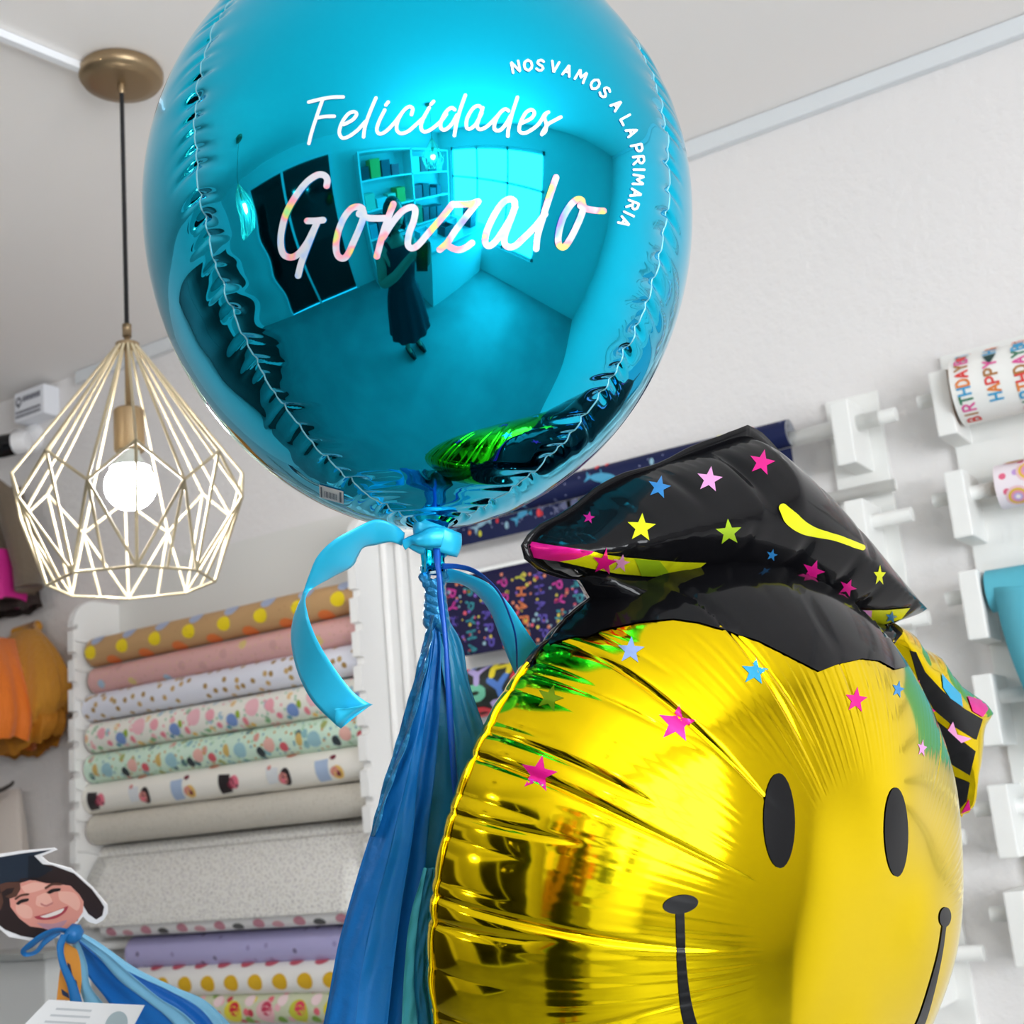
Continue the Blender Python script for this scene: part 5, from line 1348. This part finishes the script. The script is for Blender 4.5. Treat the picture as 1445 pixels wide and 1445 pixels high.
for P, Bq in (([(92,458),(120,438),(165,432),(160,446),(125,456),(105,468)], [(85,430),(120,408),(165,402),(165,412),(122,420),(90,440)]), ([(265,398),(295,378),(345,374),(340,388),(310,394),(285,404)], [(255,368),(295,345),(350,345),(350,356),(300,358),(260,380)])):
    mb = MB(); card(mb, sm(zc(P), 24), eyec, 5, 4); card(mb, sm(zc(Bq), 24), hair2, 5, 4); mb.build('eye', photo, smooth=False)
mb = MB(); card(mb, zc([(-150,260),(-40,205),(120,178),(296,155),(250,172),(195,190),(240,235),(225,250),(300,270),(160,330),(60,338),(0,352),(-90,400),(-150,420)]), capc, 3)
card(mb, zc([(162,190),(195,190),(240,235),(300,262),(250,300),(190,330),(160,325)]), capd, 4); mb.build('graduation_cap', photo, smooth=False)
V, F = tube([at(75, 1310, DC) - fz * .004, at(92, 1380, DC + .03) , at(120, 1600, DC + .06), at(120, 1600, DC + .06) * np.array((1, 1, 0))], .003, 8); MB().add(V, F, mat('stick_white', 'e8e4da', .6)).build('stick', photo)
# bow and tissue of the cutout
blu = mat('bow_blue', '1872b8', .4, .1)
D0 = D; D = DC
bow = thing('bow', at(95, 1320, DC), 'blue ribbon bow with a loop, tied under the photo cutout', 'ribbon')
strip([(103,1312,D-.02),(80,1309,D-.03),(60,1316,D-.03),(40,1330,D-.03),(29,1342,D-.026),(35,1350,D-.02),(52,1346,D-.016),(66,1332,D-.016),(86,1318,D-.016)],
      [(103,1320,D-.016),(82,1316,D-.022),(63,1324,D-.02),(47,1336,D-.02),(37,1342,D-.018),(40,1344,D-.014),(50,1340,D-.01),(62,1325,D-.01),(84,1312,D-.012)], 70, blu, 'loop', bow, 5, .1)
strip([(86,1318,D-.03),(80,1335,D-.034),(84,1362,D-.034),(95,1392,D-.03),(100,1420,D-.03)], [(98,1318,D-.03),(90,1337,D-.03),(94,1360,D-.03),(108,1388,D-.026),(118,1420,D-.026)], 50, blu, 'tail', bow, 5, .1)
V, F = lathe(at(104, 1318, D-.02), [(.001, -.009), (.008, -.007), (.011, 0), (.008, .007), (.001, .009)], 16, ROT @ np.array((.8, -.5, .1))); MB().add(V, F, blu).build('knot', bow)
tt = thing('tissue_tassel', at(115, 1330, DC), 'short bright blue and sky blue tissue tassel below the photo cutout', 'tassel')
sky = bump(mat('sky_tissue', '84c6ea', .55), 60, .4, .003, 4); brb = bump(mat('vivid_blue_tissue', '1478d0', .5), 60, .4, .003, 4)
def t5(L, R, m, amp, seed, dd):
    q = np.random.default_rng(seed); p1 = q.uniform(0, 6)
    strip([(x, y, D + dd) for x, y in L], [(x, y, D + dd - .012) for x, y in R], 50, m, 'tissue_strip', tt, 15, 0, lambda t, s: amp * (.2 + t) * math.sin(2.2 * math.pi * s + p1 + t) * math.sin(math.pi * s) ** .5, .0002)
t5([(100,1316),(120,1370),(150,1410),(175,1450),(200,1500)], [(112,1318),(160,1360),(230,1410),(290,1450),(330,1500)], brb, .004, 1, .02)
t5([(104,1312),(150,1340),(200,1372),(260,1400),(310,1445),(330,1500)], [(104,1322),(150,1362),(205,1398),(255,1430),(290,1470),(300,1520)], brb, .003, 2, .01)
t5([(104,1310),(140,1330),(190,1365),(245,1392),(290,1412),(330,1450)], [(106,1322),(146,1352),(196,1378),(240,1398),(285,1425),(318,1470)], sky, .003, 3, 0)
t5([(108,1322),(140,1352),(170,1385),(210,1415),(240,1440),(280,1490)], [(110,1318),(150,1345),(185,1375),(225,1408),(262,1432),(310,1480)], sky, .003, 4, -.006)
t5([(98,1322),(108,1352),(112,1390),(120,1420),(130,1460)], [(110,1326),(122,1358),(128,1392),(150,1422),(170,1460)], sky, .002, 5, -.002)
tg = thing('paper_tag', at(98, 1335, D - .01), 'small orange paper tag hanging behind the blue bow', 'tag')
def slab(name, par, pts, m, d, th=.0012):
    V = [at(x, y, d) for x, y in pts]; n = len(V); V2 = [v - fz * th for v in V]
    return MB().add(V + V2, [tuple(range(n - 1, -1, -1)), tuple(range(n, 2*n))] + [(i, (i+1) % n, n + (i+1) % n, n + i) for i in range(n)], m).build(name, par, smooth=False)
slab('card', tg, [(91,1330),(100,1335),(118,1347),(115,1385),(112,1412),(80,1411),(83,1380),(88,1350)], mat('orange_card', 'e79a3c', .6), D - .008)
mb = MB()
for pl in ([(95,1358),(99,1361),(103,1380),(108,1384),(110,1394),(102,1388),(96,1372)], [(86,1395),(96,1402),(98,1409),(88,1404)]): 
    mb.add([at(x, y, D - .0085) for x, y in pl], [tuple(range(len(pl)))], mat('tag_ink', '22365c', .6))
mb.build('print', tg, smooth=False)
pc = thing('paper_card', at(110, 1480, 1.30), 'white paper card with a grey oval, at the bottom left edge', 'card')
slab('card', pc, [(68,1411),(120,1415),(204,1419),(190,1445),(165,1500),(-20,1500),(40,1440)], mat('card_paper', 'e9eaec', .5), 1.30, .001)
mb = MB(); E_ = ellipse2d(164, 1446, 15, 20, 28, 24); mb.add([at(x, y, 1.2995) for x, y in E_], [tuple(range(24))], mat('card_grey', 'a3b3b9', .5))
for i, (xa, ya, xb, yb) in enumerate(((80,1422,130,1425),(72,1431,128,1434),(64,1440,122,1443))): mb.add([at(xa, ya, 1.2995), at(xb, yb, 1.2995), at(xb - 2, yb + 3, 1.2995), at(xa - 2, ya + 3, 1.2995)], [(0, 1, 2, 3)], mat('card_text', 'c4c8cc', .5))
mb.build('print', pc, smooth=False)
D = D0
